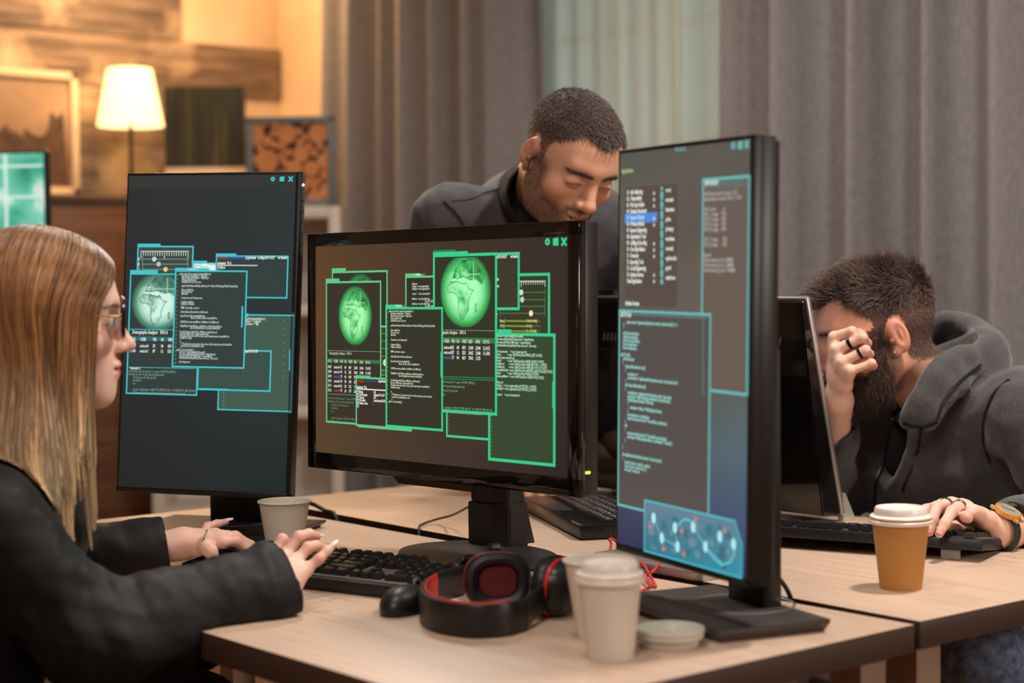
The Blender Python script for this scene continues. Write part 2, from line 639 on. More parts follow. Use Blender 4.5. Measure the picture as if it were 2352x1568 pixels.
for x, z, r in disc:
    cut = lambda q, lo, hi: max(lo, min(hi, q))
    pts = [(cut(x + r * math.cos(i * .2618), -W / 2 + .016, W / 2 - .016), cut(z + r * math.sin(i * .2618), .016, H - .016)) for i in range(24)]
    cpt = (cut(x, -W / 2 + .016, W / 2 - .016), cut(z, .016, H - .016))
    vs = [(cpt[0], -.0024, cpt[1])] + [(a, -.0016, c) for a, c in pts]
    b.add(vs, [(0, 1 + (i + 1) % 24, 1 + i) for i in range(24)])
b.build('log_print', noisy(mat('log_ends', (200, 112, 56), .7), (16, 16, 16), (204, 128, 72), (222, 150, 92)), lp)

# teal screen standing behind the woman
tcn = P(-92, 452, 4.75)
st = thing('screen_stand', 'small dark side table behind the blonde woman, under the teal screen', 'table', (tcn[0], tcn[1], 0), rad(40))
MB().box((0, 0, 1.103), (.5, .36, .03), .004).build('table_top', M_cab, st)
for x in (-.2, .2):
    for y in (-.14, .14):
        MB().box((x, y, .544), (.04, .04, 1.088), .003).build('leg', M_cab, st)
M_black = mat('black_plastic', (20, 19, 20), .42)
M_gloss = mat('black_gloss', (14, 13, 14), .08)
te = thing('teal_monitor', 'monitor with a bright teal map and pale grid lines, behind the blonde woman', 'monitor', (tcn[0], tcn[1], 1.118), rad(40))
W, H, z0 = .52, .36, .055
MB().box((0, 0, z0 + H / 2), (W, .03, H), .005).build('bezel', M_black, te)
MB().box((0, .0, .006), (.24, .16, .012), .004).build('base', M_black, te)
MB().box((0, .03, .06), (.05, .025, .11), .004).build('stand', M_black, te)
M_map = bpy.data.materials.new('teal_map_screen')
M_map.use_nodes = True
nt, bs, N = nodes(M_map)
tc = N('ShaderNodeTexCoord')
n1 = N('ShaderNodeTexNoise', i_Scale=9., i_Detail=3.)
r = ramp(N, [(.30, (20, 110, 88)), (.45, (70, 172, 142)), (.58, (118, 205, 178)), (.64, (222, 236, 222))])
nt.links.new(tc.outputs['Object'], n1.inputs[0])
nt.links.new(n1.outputs[0], r.inputs[0])
nt.links.new(r.outputs[0], bs.inputs['Emission Color'])
bs.inputs['Emission Strength'].default_value = .95
bs.inputs['Base Color'].default_value = (.02, .05, .04, 1)
M_grid = mat('map_grid', (180, 205, 195), .5, Emission_Color=(*lin((168, 205, 190)), 1), Emission_Strength=1.)
b = MB().box((0, -.016, z0 + H / 2), (W - .016, .002, H - .016))
for x in (-.06, .143):
    b.box((x, -.0175, z0 + H / 2), (.009, .001, H - .02), m=1)
for z in (.135, .245, .328):
    b.box((0, -.0175, z0 + z - .01), (W - .02, .001, .007), m=1)
b.build('screen', [M_map, M_grid], te, smooth=False)

# ---------------------------------------------------------------- the two desks
M_desk = mat('desk_laminate', (200, 170, 145), .42, 0, .4)
nt, bs, N = nodes(M_desk)
tc, mp = N('ShaderNodeTexCoord'), N('ShaderNodeMapping')
mp.inputs['Scale'].default_value = (4, 95, 4)
n1 = N('ShaderNodeTexNoise', i_Scale=1., i_Detail=6., i_Distortion=.4)
nt.links.new(tc.outputs['Object'], mp.inputs[0])
nt.links.new(mp.outputs[0], n1.inputs[0])
r = ramp(N, [(.28, (186, 157, 134)), (.5, (197, 168, 144)), (.72, (205, 177, 154))])
nt.links.new(n1.outputs[0], r.inputs[0])
nt.links.new(r.outputs[0], bs.inputs['Base Color'])


M_edge = mat('desk_edge_band', (66, 46, 36), .5)
M_dleg = mat('desk_leg_laminate', (150, 120, 100), .5)


def desk(name, label, x0, x1, y0, y1, rz=0.):
    d = thing(name, label, 'desk', ((x0 + x1) / 2, (y0 + y1) / 2, 0), rz, 'wood laminate desks pushed together')
    W, D = x1 - x0, y1 - y0
    tp = MB().box((0, 0, .722), (W, D, .036), .0012).build('desk_top', [M_desk, M_edge], d)
    for p_ in tp.data.polygons:
        p_.material_index = 0 if abs(p_.normal.z) > .5 else 1
    for sx in (-1, 1):
        for sy in (-1, 1):
            MB().box((sx * (W / 2 - .05), sy * (D / 2 - .05), .352), (.05, .05, .704), .002).build('leg', M_dleg, d)
    return d


desk('office_desk', 'front wood laminate desk carrying the headset and the front cups', -2.95, -1.343, 1.098, 1.783)
desk('office_desk', 'rear wood laminate desk carrying the tan cup and the black laptop', -2.96, -1.343, 1.822, 2.507, rad(-1.25))
# ---------------------------------------------------------------- monitors and what they show
M_emit = attr_mat('screen_picture', .22, .35, emit=True)
M_blk = mat('monitor_black', (22, 20, 20), .38)
M_grey = mat('monitor_grey', (58, 55, 54), .42)
M_plate = mat('stand_grey', (74, 68, 66), .38, .2)
M_piano = mat('piano_black', (16, 13, 12), .07, 0, .6)
_txt = {}


def text_mesh(s, bold):
    key = (s, bold)
    if key not in _txt:
        cu = bpy.data.curves.new('t', 'FONT')
        cu.body, cu.size, cu.resolution_u = s, 1.0, 1
        cu.offset = bold
        o = bpy.data.objects.new('t', cu)
        COL.objects.link(o)
        dg = bpy.context.evaluated_depsgraph_get()
        me = o.evaluated_get(dg).to_mesh()
        vs = [(v.co.x, v.co.y) for v in me.vertices]
        fs = [tuple(p.vertices) for p in me.polygons]
        o.evaluated_get(dg).to_mesh_clear()
        bpy.data.objects.remove(o)
        bpy.data.curves.remove(cu)
        _txt[key] = (vs, fs)
    return _txt[key]


class Canvas:
    """flat picture on a screen; positions are given where they stand on the screen seen in the photograph"""

    def __init__(s, p, Th):
        s.p = Vector(p)
        s.I = Th.inverted()
        s.mb = MB()
        s.L = 0
        s.kv, s.kh, s.xmax = 1., .86, None

    def uv(s, px, py):
        r = Vector(ray(px, py))
        o = s.I @ Vector(CAM)
        d = s.I.to_3x3() @ r
        t = -o.y / d.y
        return o.x + d.x * t, o.z + d.z * t

    def _y(s):
        return -.0004 - .00004 * s.L

    def up(s):
        s.L += 1
        return s

    def finish(s, T, parent):
        s.mb.v = [tuple(T @ Vector(v)) for v in s.mb.v]
        s.mb.build('screen', M_emit, parent, smooth=False)

    def poly(s, pts, col, cols=None):
        y = s._y()
        s.mb.add([(a, y, b) for a, b in pts], [tuple(range(len(pts)))], c=[lin(q) for q in cols] if cols else lin(col))

    def rect(s, a, b, col):
        x0, z0 = s.uv(*a)
        x1, z1 = s.uv(*b)
        s.poly([(x0, z1), (x1, z1), (x1, z0), (x0, z0)], col)
        return x0, z0, x1, z1

    def seg(s, a, b, w, col, loc=False):
        if not loc:
            a, b = s.uv(*a), s.uv(*b)
        a, b = Vector(a), Vector(b)
        n = (b - a).normalized() * w / 2
        k = Vector((-n.y, n.x))
        s.poly([a - n - k, b + n - k, b + n + k, a - n + k], col)

    def win(s, a, b, line, fill, w=.0016, tabw=None, tabh=.006, chamfer=0):
        """framed window with a folder-like tab"""
        s.up()
        x0, z0, x1, z1 = s.rect(a, b, fill)
        s.xmax = x1 - .001
        s.up()
        for p, q in [((x0, z0), (x1, z0)), ((x0, z1), (x1, z1)), ((x0, z0), (x0, z1)), ((x1, z0), (x1, z1))]:
            s.seg(p, q, w, line, True)
        if tabw:
            s.poly([(x0 - w / 2, z0), (x0 + tabw, z0), (x0 + tabw, z0 + tabh), (x0 - w / 2, z0 + tabh)], line)
        return x0, z0, x1, z1

    def text(s, t, a, h, col, w=None, bold=.012, loc=False):
        """left end of the baseline at a; h is the letter height in metres; w squeezes to that width"""
        x, z = a if loc else s.uv(*a)
        vs, fs = text_mesh(t, bold)
        if not vs:
            return
        k = h / .70 * s.kv
        kx = h / .70 * s.kh
        if w:
            kx = w / max(v[0] for v in vs)
        elif s.xmax is not None:
            fs = [f for f in fs if all(x + kx * vs[i][0] < s.xmax for i in f)]
        y = s._y() - .00003
        c = lin(col)
        s.mb.add([(x + kx * a_, y, z + k * b_) for a_, b_ in vs], fs, c=c)

    def lines(s, rows, a, dy, h, col, indent=.0, bold=.012):
        """rows of text downwards; leading spaces indent"""
        x, z = s.uv(*a)
        for i, r in enumerate(rows):
            n = len(r) - len(r.lstrip(' '))
            if r.strip():
                s.text(r.strip(), (x + n * h * .62 * s.kh / .86, z - i * dy * s.kv), h, col, loc=True, bold=bold)

    def disc(s, a, r, col, rx=None, n=20, loc=False):
        x, z = a if loc else s.uv(*a)
        rx = rx or r
        s.poly([(x + rx * math.cos(i * 6.2832 / n), z + r * math.sin(i * 6.2832 / n)) for i in range(n)], col)

    def icons(s, pts, col, bg, r=.0048):
        s.up()
        (gx, gz), (wx, wz), (xx, xz) = [s.uv(*q) for q in pts]
        pp = []
        for i in range(32):
            q = r * (1.0 if (i // 2) % 2 else .82)
            pp.append((gx + q * math.cos(i * .19635), gz + q * math.sin(i * .19635)))
        s.poly(pp, col)
        s.poly([(wx - r, wz - r * .95), (wx + r * .95, wz - r), (wx + r * .95, wz + r * 1.05), (wx - r, wz + r * .85)], col)
        for k in (-1, 1):
            s.seg((xx - r * .65, xz - k * r * .75), (xx + r * .65, xz + k * r * .75), r * .62, col, True)
        s.up()
        s.disc((gx, gz), r * .3, bg, loc=True)

    def globe(s, a, rx, ry, col, glow, bg, clip, seed=1):
        """glowing round map of the Atlantic, Europe and Africa, in the terminal style"""
        cx, cz = s.uv(*a)
        n = 72
        g = np.linspace(-1, 1, n)
        X, Y = np.meshgrid(g, g)
        rr = np.sqrt(X * X + Y * Y)
        rnd = np.random.default_rng(seed)
        base = np.zeros((n, n))
        for k, sc in ((9, .5), (18, .35), (36, .25)):
            q = rnd.random((k, k))
            i = np.linspace(0, k - 1.001, n)
            i0 = i.astype(int)
            fr = (i - i0)
            A = q[np.ix_(i0, i0)] * (1 - fr)[None, :] + q[np.ix_(i0, i0 + 1 - (i0 + 1 >= k))] * fr[None, :]
            B = q[np.ix_(i0 + 1 - (i0 + 1 >= k), i0)] * (1 - fr)[None, :] + q[np.ix_(i0 + 1 - (i0 + 1 >= k), i0 + 1 - (i0 + 1 >= k))] * fr[None, :]
            base += sc * (A * (1 - fr)[:, None] + B * fr[:, None] - .5)
        africa = [(-.72, .10), (-.60, .24), (-.35, .27), (-.08, .20), (.06, .22), (.16, .06), (.33, .02), (.20, -.16), (.13, -.34), (.16, -.48), (-.02, -.72), (-.16, -.80), (-.26, -.62),
                  (-.28, -.40), (-.30, -.14), (-.48, -.06), (-.68, -.04)]
        europe = [(-.50, .34), (-.40, .58), (-.15, .80), (.25, .86), (.55, .62), (.78, .40), (.66, .16), (.42, .30), (.20, .28), (-.05, .36), (-.3, .32)]

        def inside(poly):
            r = np.zeros((n, n), bool)
            for (x0, y0), (x1, y1) in zip(poly, poly[1:] + poly[:1]):
                c = ((y0 > Y) != (y1 > Y)) & (X < (x1 - x0) * (Y - y0) / (y1 - y0 + 1e-9) + x0)
                r ^= c
            return r
        def edge(mk):
            e = np.zeros_like(mk)
            for ax in (0, 1):
                for sh in (-1, 1):
                    e |= mk & ~np.roll(mk, sh, ax)
            return e
        la, le = inside(africa), inside(europe)
        la |= (X - .42) ** 2 / .002 + (Y + .46) ** 2 / .016 < 1
        v = np.clip(1.08 - rr ** 3.2 * 1.05, 0, 1)
        v = v * (1 - .15 * (Y > .5))
        land = .84 + 1.3 * base
        v = np.where(la, v * np.clip(land, .25, 1.1), v)
        v = np.where(le, v * np.clip(  .62 + 1.6 * base, .16, 1), v)
        v = np.where(edge(la) | edge(le), v * .45, v)
        for q in (.44, .62):
            v = np.where((np.abs(Y - q) < .012) & (X > -.1) & (X < .6), np.maximum(v, .8 * (rr < .9)), v)
            v = np.where((np.abs(X - q + .3) < .012) & (Y > .2) & (Y < .8), np.maximum(v, .8 * (rr < .9)), v)
        v = np.clip(v, 0, 1)[..., None]
        c0, c1, c2 = np.array(lin(bg)), np.array(lin(col)), np.array(lin(glow))
        C = np.where(v < .5, c0 + (c1 - c0) * v * 2, c1 + (c2 - c1) * (v - .5) * 2)
        y = s._y()
        x0c, z0c, x1c, z1c = clip
        PX, PZ = cx + X * rx, cz + Y * ry
        for i in range(n - 1):
            for j in range(n - 1):
                if rr[i, j] > 1.0 or PX[i, j] < x0c or PX[i, j + 1] > x1c or PZ[i + 1, j] > z0c or PZ[i, j] < z1c:
                    continue
                s.mb.add([(PX[i, j], y, PZ[i, j]), (PX[i, j + 1], y, PZ[i, j + 1]), (PX[i + 1, j + 1], y, PZ[i + 1, j + 1]), (PX[i + 1, j], y, PZ[i + 1, j])],
                         [(0, 1, 2, 3)], c=[tuple(C[i, j]), tuple(C[i, j + 1]), tuple(C[i + 1, j + 1]), tuple(C[i + 1, j])])


def monitor(name, label, p, yaw, tilt, roll, W, H, bez, depth, mb_, M_front, base_xy, base_yaw):
    """Empty at the foot of the stand; returns it, the head's own matrix inside it and a canvas"""
    A = Matrix.Translation(Vector((base_xy[0], base_xy[1], .74))) @ Rz(base_yaw)
    Th = Matrix.Translation(Vector(p)) @ Rz(yaw) @ Matrix.Rotation(-tilt, 4, 'X') @ Matrix.Rotation(-roll, 4, 'Y')
    root = thing(name, label, 'monitor', M=A)
    T = A.inverted() @ Th
    l, r, t, b = bez
    q = MB()
    d = .014
    for c, s in [((-W / 2 + l / 2, d / 2, 0), (l, d, H)), ((W / 2 - r / 2, d / 2, 0), (r, d, H)), ((0, d / 2, H / 2 - t / 2), (W, d, t)), ((0, d / 2, -H / 2 + b / 2), (W, d, b))]:
        q.box(c, s, .0012, T=T)
    q.build('bezel', M_front, root)
    return root, T, Canvas(p, Th)


# code shown in the editor windows
CODE = ["public class Robot extends IterativeRobot {", "   final String defaultAuto = \"Default\";", "   final String customAuto = \"My Auto\";", "   String autoSelected;", "   SendableChooser chooser;", "",
        "   public final NetworkTable dashboard = NetworkTable.getTable(\"SmartDash", "", "   Drive tankDrive;", "   Shooter shoot;", "   Lifter lift;", "", "   Compressor airCompressor;", "",
        "   Logimax stickJoy;", "   Logimax stickJoy2;", "", "   PIMF Controller control;", "", "   LimitedSpeedController armShooter;", "", "   SpeedController beaterBarRoller,",
        "              driveL, driveR, winch, beaterBarPos;", "", "   CANTalon telescopeMotor, fireMotor1, fireMotor2;", "", "   DigitalInput loadedSense, grabSense, armDeployedSense,",
        "              shooterUpperLimit, shooterLowerLimit;", "", "   DoubleSolenoid firePiston, liftPiston, lockSolenoid;", "   Encoder liftEncoder, telescopeEncoder;",
        "   Potentiometer shooterPot, telescopePotentiometer, beaterBarPot;", "   SerialPort serial;", "", "   /*", "    * This function is run when the robot is first started up and should be",
        "    * used for any initialization code.", "    */", "public void robotInit() {", "   chooser = new SendableChooser();", "   chooser.addDefault(\"Default Auto\", defaultAuto);",
        "   chooser.addObject(\"My Auto\", customAuto);", "   SmartDashboard.putData(\"Auto chooser\", chooser);", "", "   airCompressor"]
NEWS = ["chooser = new SendableChooser();", "chooser.addDefault(\"Default Auto\", defaultAuto);", "chooser.addObject(\"My Auto\", customAuto);", "SmartDashboard.putData(\"Auto chooser\", chooser);", "",
        "airCompressor     = new Compressor();", "driveL            = new CANTalon(Vars.DRIVE_LEFT_PORT);", "driveL.setInverted(true);", "driveR            = new CANTalon(Vars.DRIVE_RIGHT_PORT);",
        "fireMotor1        = new CANTalon(Vars.FIRE_MOTOR_1_PORT);", "fireMotor2        = new CANTalon(Vars.FIRE_MOTOR_2_PORT);", "beaterBarRoller = new CANTalon(Vars.BEATER_BAR_ROLLER_PORT);",
        "winch             = new CANTalon(Vars.WINCH_PORT);", "telescopeMotor  = new CANTalon(Vars.TELESCOPE_PORT);", "", "//Sensors", "stickJoy   = new Logimax(Vars.JOYSTICK_1_PORT);",
        "stickJoy2 = new Logimax(Vars.JOYSTICK_2_PORT);", "", "control     = new ControllerUs"]
TERM = ["struct group_info init_groups = { .usage = ATOMIC_INIT(2) };", "struct group_info *groups_alloc(int gidsetsize){", "     struct group_info *group_info;", "     int nblocks;", "     int i;", "",
        "     nblocks = (gidsetsize + NGROUPS_PER_BLOCK - 1) / NGROUPS_PER_BLOCK;", "     /* Make sure we always allocate at least one indirect block pointer */"]
PROC = [("5107", "netcon0", "55", "08", "459", "2180", "2344", "12.41%"), ("5108", "netcon1", "87", "12", "555", "3465", "2188", "11.63%"), ("5109", "netcon2", "17", "00", "459", "7541", "1155", "19.17%"),
        ("5110", "netcon3", "18", "54", "143", "2541", "1184", "4.51%"), ("5111", "netcon4", "26", "28", "212", "1180", "2250", "2.17%"), ("5112", "netcon5", "77", "24", "177", "2541", "1155", "7.10%")]
HEAD = ("P.I.D.", "USER", "PRI", "NI", "VIRT", "RES", "SHR", "CPU%")
WHT = (236, 240, 232)


def sliders(c, ruler, rows, line, labels, x0, x1):
    (ax, ay), (bx, _) = ruler
    c.up()
    a, b = c.uv(ax, ay), c.uv(bx, ay)
    c.seg(a, b, .0010, WHT, True)
    for i in range(21):
        x = a[0] + (b[0] - a[0]) * i / 20
        h = .012 if i in (0, 10, 20) else .007
        c.seg((x, a[1]), (x, a[1] - h * c.kv), .0010, WHT, True)
    for (y, k, kc), lb in zip(rows, labels):
        c.seg((x0, y), (x1, y), .0009, line)
        for x in (x0, x1):
            q = c.uv(x, y)
            c.seg((q[0], q[1] - .004), (q[0], q[1] + .004), .0009, line, True)
        c.up()
        if k:
            c.disc((k, y), .0042, kc)
        if lb:
            q = c.uv(x0, y)
            c.text(lb, (q[0] - .0085, q[1] - .003), .006, WHT, loc=True)


def table_rows(c, x, z, cols, dz, h, rows, hd, band, hcol):
    """process table: header band then rows, in local metres"""
    for t, q in zip(HEAD, cols):
        c.text(t, (x + q, z), h, hcol, loc=True, bold=.02)
    for i, r in enumerate(rows):
        for k, (t, q) in enumerate(zip(r, cols)):
            col = WHT
            if k == 1 and i == 2:
                col = (70, 110, 190)
            if k == 1 and i == 5:
                col = (190, 60, 50)
            c.text(t, (x + q, z - dz * c.kv * (i + 1.25)), h, col, loc=True, bold=.02)


# ---- the portrait monitor on the left
Lp = CAM + (np.array((-2.6281, 1.5216, 1.0893)) - CAM) * .985
Lk = .985
mL, T, c = monitor('portrait_monitor', 'upright black monitor with teal windows on its dark screen, left of the centre screen', Lp, rad(34.46), rad(4.77), rad(-.945), .325 * Lk, .556 * Lk,
                   (.0045, .0075, .0048, .0095), .02, None, M_blk, (-2.675, 1.60), rad(32))
W, H = .325 * Lk, .556 * Lk
MB().box((0, .017, 0), (W - .001, .018, H - .001), .002, T=T).build('side_frame', M_grey, mL)
b = MB()
b.prism([(-W / 2 + .004, 0), (W / 2 - .004, 0), (W / 2 - .006, .012), (W / 2 - .04, .028), (-W / 2 + .04, .028), (-W / 2 + .006, .012)], H - .012, T=T @ Matrix(((1, 0, 0, 0), (0, 1, 0, .025), (0, 0, 1, -H / 2 + .006), (0, 0, 0, 1))))
b.build('back_shell', M_blk, mL)
q = MB().box((W / 2 + .0005, .014, H / 2 - .021), (.0012, .0055, .004), .0005, T=T)
q.build('power_light', mat('white_led', (255, 255, 255), .4, Emission_Color=(1, 1, 1, 1), Emission_Strength=3), mL)
for k in range(5):
    MB().box((W / 2 + .0004, .015, H / 2 - .047 - .0185 * k), (.001, .003, .003), T=T).build('side_button', M_blk, mL)
TL, BG = (66, 196, 204), (44, 48, 52)
FD, FG = (46, 60, 58), (66, 92, 80)
sx0, sz0, sx1, sz1 = -W / 2 + .0044, H / 2 - .0047, W / 2 - .0074, -H / 2 + .0094
c.L = -2
c.poly([(sx0, sz1), (sx1, sz1), (sx1, 0), (sx0, 0)], 0, [(32, 36, 36), (34, 44, 44), (42, 52, 54), (40, 44, 48)])
c.poly([(sx0, 0), (sx1, 0), (sx1, sz0 - .022), (sx0, sz0 - .022)], 0, [(40, 44, 48), (42, 52, 54), (46, 54, 56), (44, 46, 48)])
c.poly([(sx0, sz0 - .022), (sx1, sz0 - .022), (sx1, sz0), (sx0, sz0)], (52, 54, 54))
c.L = 0
c.kh = .62
c.icons([(627, 411), (648, 411), (668, 411)], TL, (50, 54, 54), .0042)
r4 = c.win((508, 722), (668, 945), TL, FG, .0022, .0)
c.rect((669, 715), (672, 950), (40, 50, 52))
c.text("extends IterativeRobot {", (560, 734), .0045, WHT)
c.text("ultAuto = \"Default\";", (560, 740), .0045, WHT)
c.text("stomAuto = \"My", (560, 746), .0045, WHT)
c.up()
for k in range(9):
    c.disc((653 - k * .4, 738 + 16.2 * k), .0014, (100, 124, 116))
for k in range(5):
    c.text('%d' % (40 + k), (512, 905 + 9 * k), .0035, (130, 150, 90))
c.seg((666, 803), (665.3, 850), .0018, TL)
c.win((558, 720), (570, 727), TL, TL, .001)
c.win((457, 803), (620, 898), TL, (58, 80, 72), .0026)
c.text("https://10.10.57", (559, 809), .0048, WHT, bold=.03)
c.rect((459, 891), (525, 894), TL)
r = c.win((444, 604), (500, 640), TL, FD, .002, .026, .004)
c.globe((474, 622), .036, .036, (130, 190, 170), (230, 245, 236), FD, (r[0], r[1], r[2], r[3]), 4)
c.win((498, 588), (659, 684), TL, (48, 64, 62), .0024, .036, .0045)
c.text("root@net", (501, 594.5), .0046, (190, 60, 50), bold=.03)
c.text(":~/tools/webscan/fuzz", (522, 594.5), .0046, (70, 100, 190), bold=.02)
c.text("# gobuster  -u https://10.10.57", (565, 594.5), .0048, WHT, bold=.035)
c.text("-w /user/w", (638, 594.5), .0048, WHT, bold=.035)
c.text("gobuster  V1.6", (500, 607), .0048, WHT, bold=.035)
c.text("=" * 38, (500, 611.5), .0035, WHT, w=.0735, bold=.03)
c.text("[+] Mod", (500, 617), .0046, WHT, bold=.03)
r = c.win((318, 566), (441, 660), TL, (58, 74, 68), .0026, .042, .0048)
sliders(c, ((325, 577), (433, 577)), [(595, 355, (190, 216, 214)), (606.5, 365, (186, 186, 206)), (618.5, 381, (232, 200, 120))], (150, 170, 160), 'ABC', 328, 432)
r = c.win((301, 629), (452, 907), TL, (48, 62, 60), .0024, .051, .0068)
c.up()
c.globe((364, 693), .050, .051, (86, 146, 124), (206, 246, 226), (50, 64, 60), (r[0] + .002, r[1] - .002, r[2], r[3]), 2)
c.up()
c.seg((300, 756), (440, 758), .0012, TL)
c.text("Demographic Analyzer   SW1.4", (305, 766), .0062, WHT, bold=.02, w=.066)
c.rect((298, 772), (440, 784), (38, 112, 112))
x, z = c.uv(301, 782)
table_rows(c, x, z, (0, .018, .042, .057, .070, .090), .0088, .0055, [q for q in PROC[:2]], HEAD, None, WHT)
c.seg((297, 843), (450, 846), .001, TL)
c.text("Terminal 0.1", (299, 848), .0045, WHT, bold=.02)
c.lines(TERM, (296, 854), .0052, .0040, (150, 180, 168), bold=.0)
r = c.win((404.5, 622), (560.5, 845), TL, (50, 64, 62), .0026, .062, .0052)
c.text("TERMINAL 1.1", (432, 621), .0038, (170, 230, 226))
zz = c.uv(408, 631)
for k, rr_ in enumerate(CODE):
    pass
c.lines(CODE, (412.5, 631), .00340, .0038, (222, 238, 228), bold=.008)
for k in range(23):
    c.text('%d' % (k + 10), (406.2 - k * .2, 633 + 9.2 * k), .003, (150, 170, 90))
c.rect((556, 703), (558, 752), TL)
c.finish(T, mL)
# stand of the portrait monitor
b = MB()
P0 = [(-.15, -.15), (.15, -.15), (.15, .055), (-.15, .055)]
pb = MB()
bmm = bmesh.new()
top = [bmm.verts.new((x, y, .0125)) for x, y in P0]
mid = [bmm.verts.new((x, y, .009)) for x, y in P0]
bot = [bmm.verts.new((x * .93, y * .93, 0)) for x, y in P0]
bmm.faces.new(top)
bmm.faces.new(bot[::-1])
for a_, b_ in ((top, mid), (mid, bot)):
    for i in range(4):
        bmm.faces.new((a_[i], b_[i], b_[(i + 1) % 4], a_[(i + 1) % 4]))
bmesh.ops.recalc_face_normals(bmm, faces=bmm.faces)
me_keep = bmm.copy()
pb.bm(bmm)
pb.build('stand_base', mat('stand_satin', (62, 56, 54), .20, .7), mL, ang=20)
ring = MB().lathe([(.060, .0126), (.0615, .0131), (.063, .0126)], 48, wrap=True)
ring.build('swivel_ring', M_plate, mL)
MB().box((0, 0.012, .19), (.102, .03, .36), .006).build('stand_column', M_blk, mL)
MB().box((0, -.012, .34), (.09, .05, .09), .004).build('mount', M_blk, mL)

# ---- the portrait monitor on the right
Rk = .965
Rp = CAM + (np.array((-1.6012, 1.6295, 1.0759)) - CAM) * Rk
W, H = .325 * Rk, .556 * Rk
mR, T, c = monitor('portrait_monitor', 'upright black monitor seen at an angle, blue map low on its screen', Rp, rad(-13.22), rad(.72), rad(-.52), W, H, (.0055, .006, .0055, .0105), .02, None, M_blk, (-1.525, 1.662), rad(-15))
MB().box((0, .021, 0), (W - .0008, .026, H - .001), .002, T=T).build('side_frame', M_blk, mR)
b = MB()
b.prism([(-W / 2 + .004, 0), (W / 2 - .004, 0), (W / 2 - .01, .012), (W / 2 - .05, .024), (-W / 2 + .05, .024), (-W / 2 + .01, .012)], H - .012, T=T @ Matrix(((1, 0, 0, 0), (0, 1, 0, .033), (0, 0, 1, -H / 2 + .006), (0, 0, 0, 1))))
b.build('back_shell', M_blk, mR)
TQ = (104, 186, 184)
sx0, sz0, sx1, sz1 = -W / 2 + .0054, H / 2 - .0054, W / 2 - .0059, -H / 2 + .0104
c.L = -2
G0 = [((86, 86, 78), (92, 88, 82)), ((96, 92, 84), (92, 82, 76)), ((88, 88, 78), (106, 92, 84)), ((84, 90, 86), (110, 98, 88)), ((78, 80, 80), (92, 98, 94)), ((72, 78, 88), (86, 104, 112)), ((62, 66, 90), (66, 84, 112)), ((52, 54, 84), (46, 56, 92))]
for k in range(7):
    za, zb = sz0 + (sz1 - sz0) * k / 7, sz0 + (sz1 - sz0) * (k + 1) / 7
    c.poly([(sx0, zb), (sx1, zb), (sx1, za), (sx0, za)], 0, [G0[k + 1][0], G0[k + 1][1], G0[k][1], G0[k][0]])
c.L = 0
c.icons([(1685, 334), (1701, 333), (1716, 331)], TQ, (92, 90, 82), .0048)
c.text("FRI, 20:21:22", (1552, 348), .0048, (110, 180, 170), bold=.03, w=.024)
c.text("Applications", (1428.5, 398), .0065, (176, 200, 150), bold=.02, w=.03)
c.up()
c.rect((1437, 431), (1555, 706), (88, 76, 70))
c.up()
LIST = ["01 - Info Gathering", "02 - Vulnerability", "03 - Web App Analysis", "04 - Database Assessment", "05 - Password Attacks", "06 - Wireless Attacks", "07 - Reverse Engineering", "08 - Exploitation Tools", "09 - Sniffing & Spoofing",
        "10 - Post Exploitation", "11 - Forensics", "12 - Reporting Tools", "13 - Social Engineering", "14 - System Services", "Usual Applications"]
c.rect((1436, 491), (1510, 510), (82, 140, 214))
c.up()
for i, t_ in enumerate(LIST):
    y = 447 + 14.45 * i
    hl = i == 4
    c.text(t_, (1440.5, y), .0062, (200, 222, 246) if hl else WHT, bold=.03, w=(.0016 + .00205 * len(t_)))
    if i in (0, 1, 2, 4, 5, 8, 9, 10, 13, 14):
        q = c.uv(1502, y - 3)
        c.poly([(q[0], q[1] - .003), (q[0] + .0035, q[1]), (q[0], q[1] + .003)], WHT)
for i, t_ in enumerate(["root", "mount", "harman", "john", "johnny", "medusa", "ncrack", "ophcrack", "pyrit", "rainbow"]):
    y = 438 + 22.3 * i
    q = c.uv(1521, y)
    c.disc((q[0], q[1] + .003), .0028, TQ, loc=True, n=10)
    c.poly([(q[0] - .0035, q[1] - .0075), (q[0] + .0035, q[1] - .0075), (q[0] + .0028, q[1] - .001), (q[0] - .0028, q[1] - .001)], TQ)
    c.text(t_, (1530, y + 3), .0055, WHT, bold=.03)
c.text("Activities Overview", (1437, 700.5), .0062, WHT, bold=.03, w=.036)
r = c.win((1616, 413), (1717, 906), TQ, (104, 92, 84), .0034)
c.rect((1619, 417), (1713, 429), (96, 110, 106))
c.up()
c.text("NETWORK INFO", (1620, 426), .0055, WHT, bold=.03, w=.03)
c.lines(["AVX/Instruction Version 1.62", "Intel address locate 3,200 / 1.1.80", "", "CPU count          4", "CPU_1 usage    75%", "CPU_2 usage    68%", "CPU_3 usage    56%", "CPU_4 usage    44%", "", "CPU_1 temp      75%", "CPU_2 temp      60%", "", "Report", "Avail memory_0.4: 108MiB", "Total memory_0.2: 128MiB", "Used memory_pool: 108MiB"],
        (1618.5, 450), .0062, .0048, (176, 172, 164), bold=.03)
r = c.win((1424, 713), (1628, 1208), TQ, (84, 78, 76), .0032)
c.poly([(sx0 + .0002, r[3]), (r[0] + .001, r[3]), (r[0] + .001, r[3] + .0032), (sx0 + .0002, r[3] + .0032)], TQ)
c.rect((1426, 716), (1625, 733), (92, 110, 110))
c.up()
c.text("HACK TOOL V2.064", (1427, 727), .0065, WHT, bold=.03, w=.027)
c.seg((1616, 735), (1616, 905), .0020, (92, 134, 130))
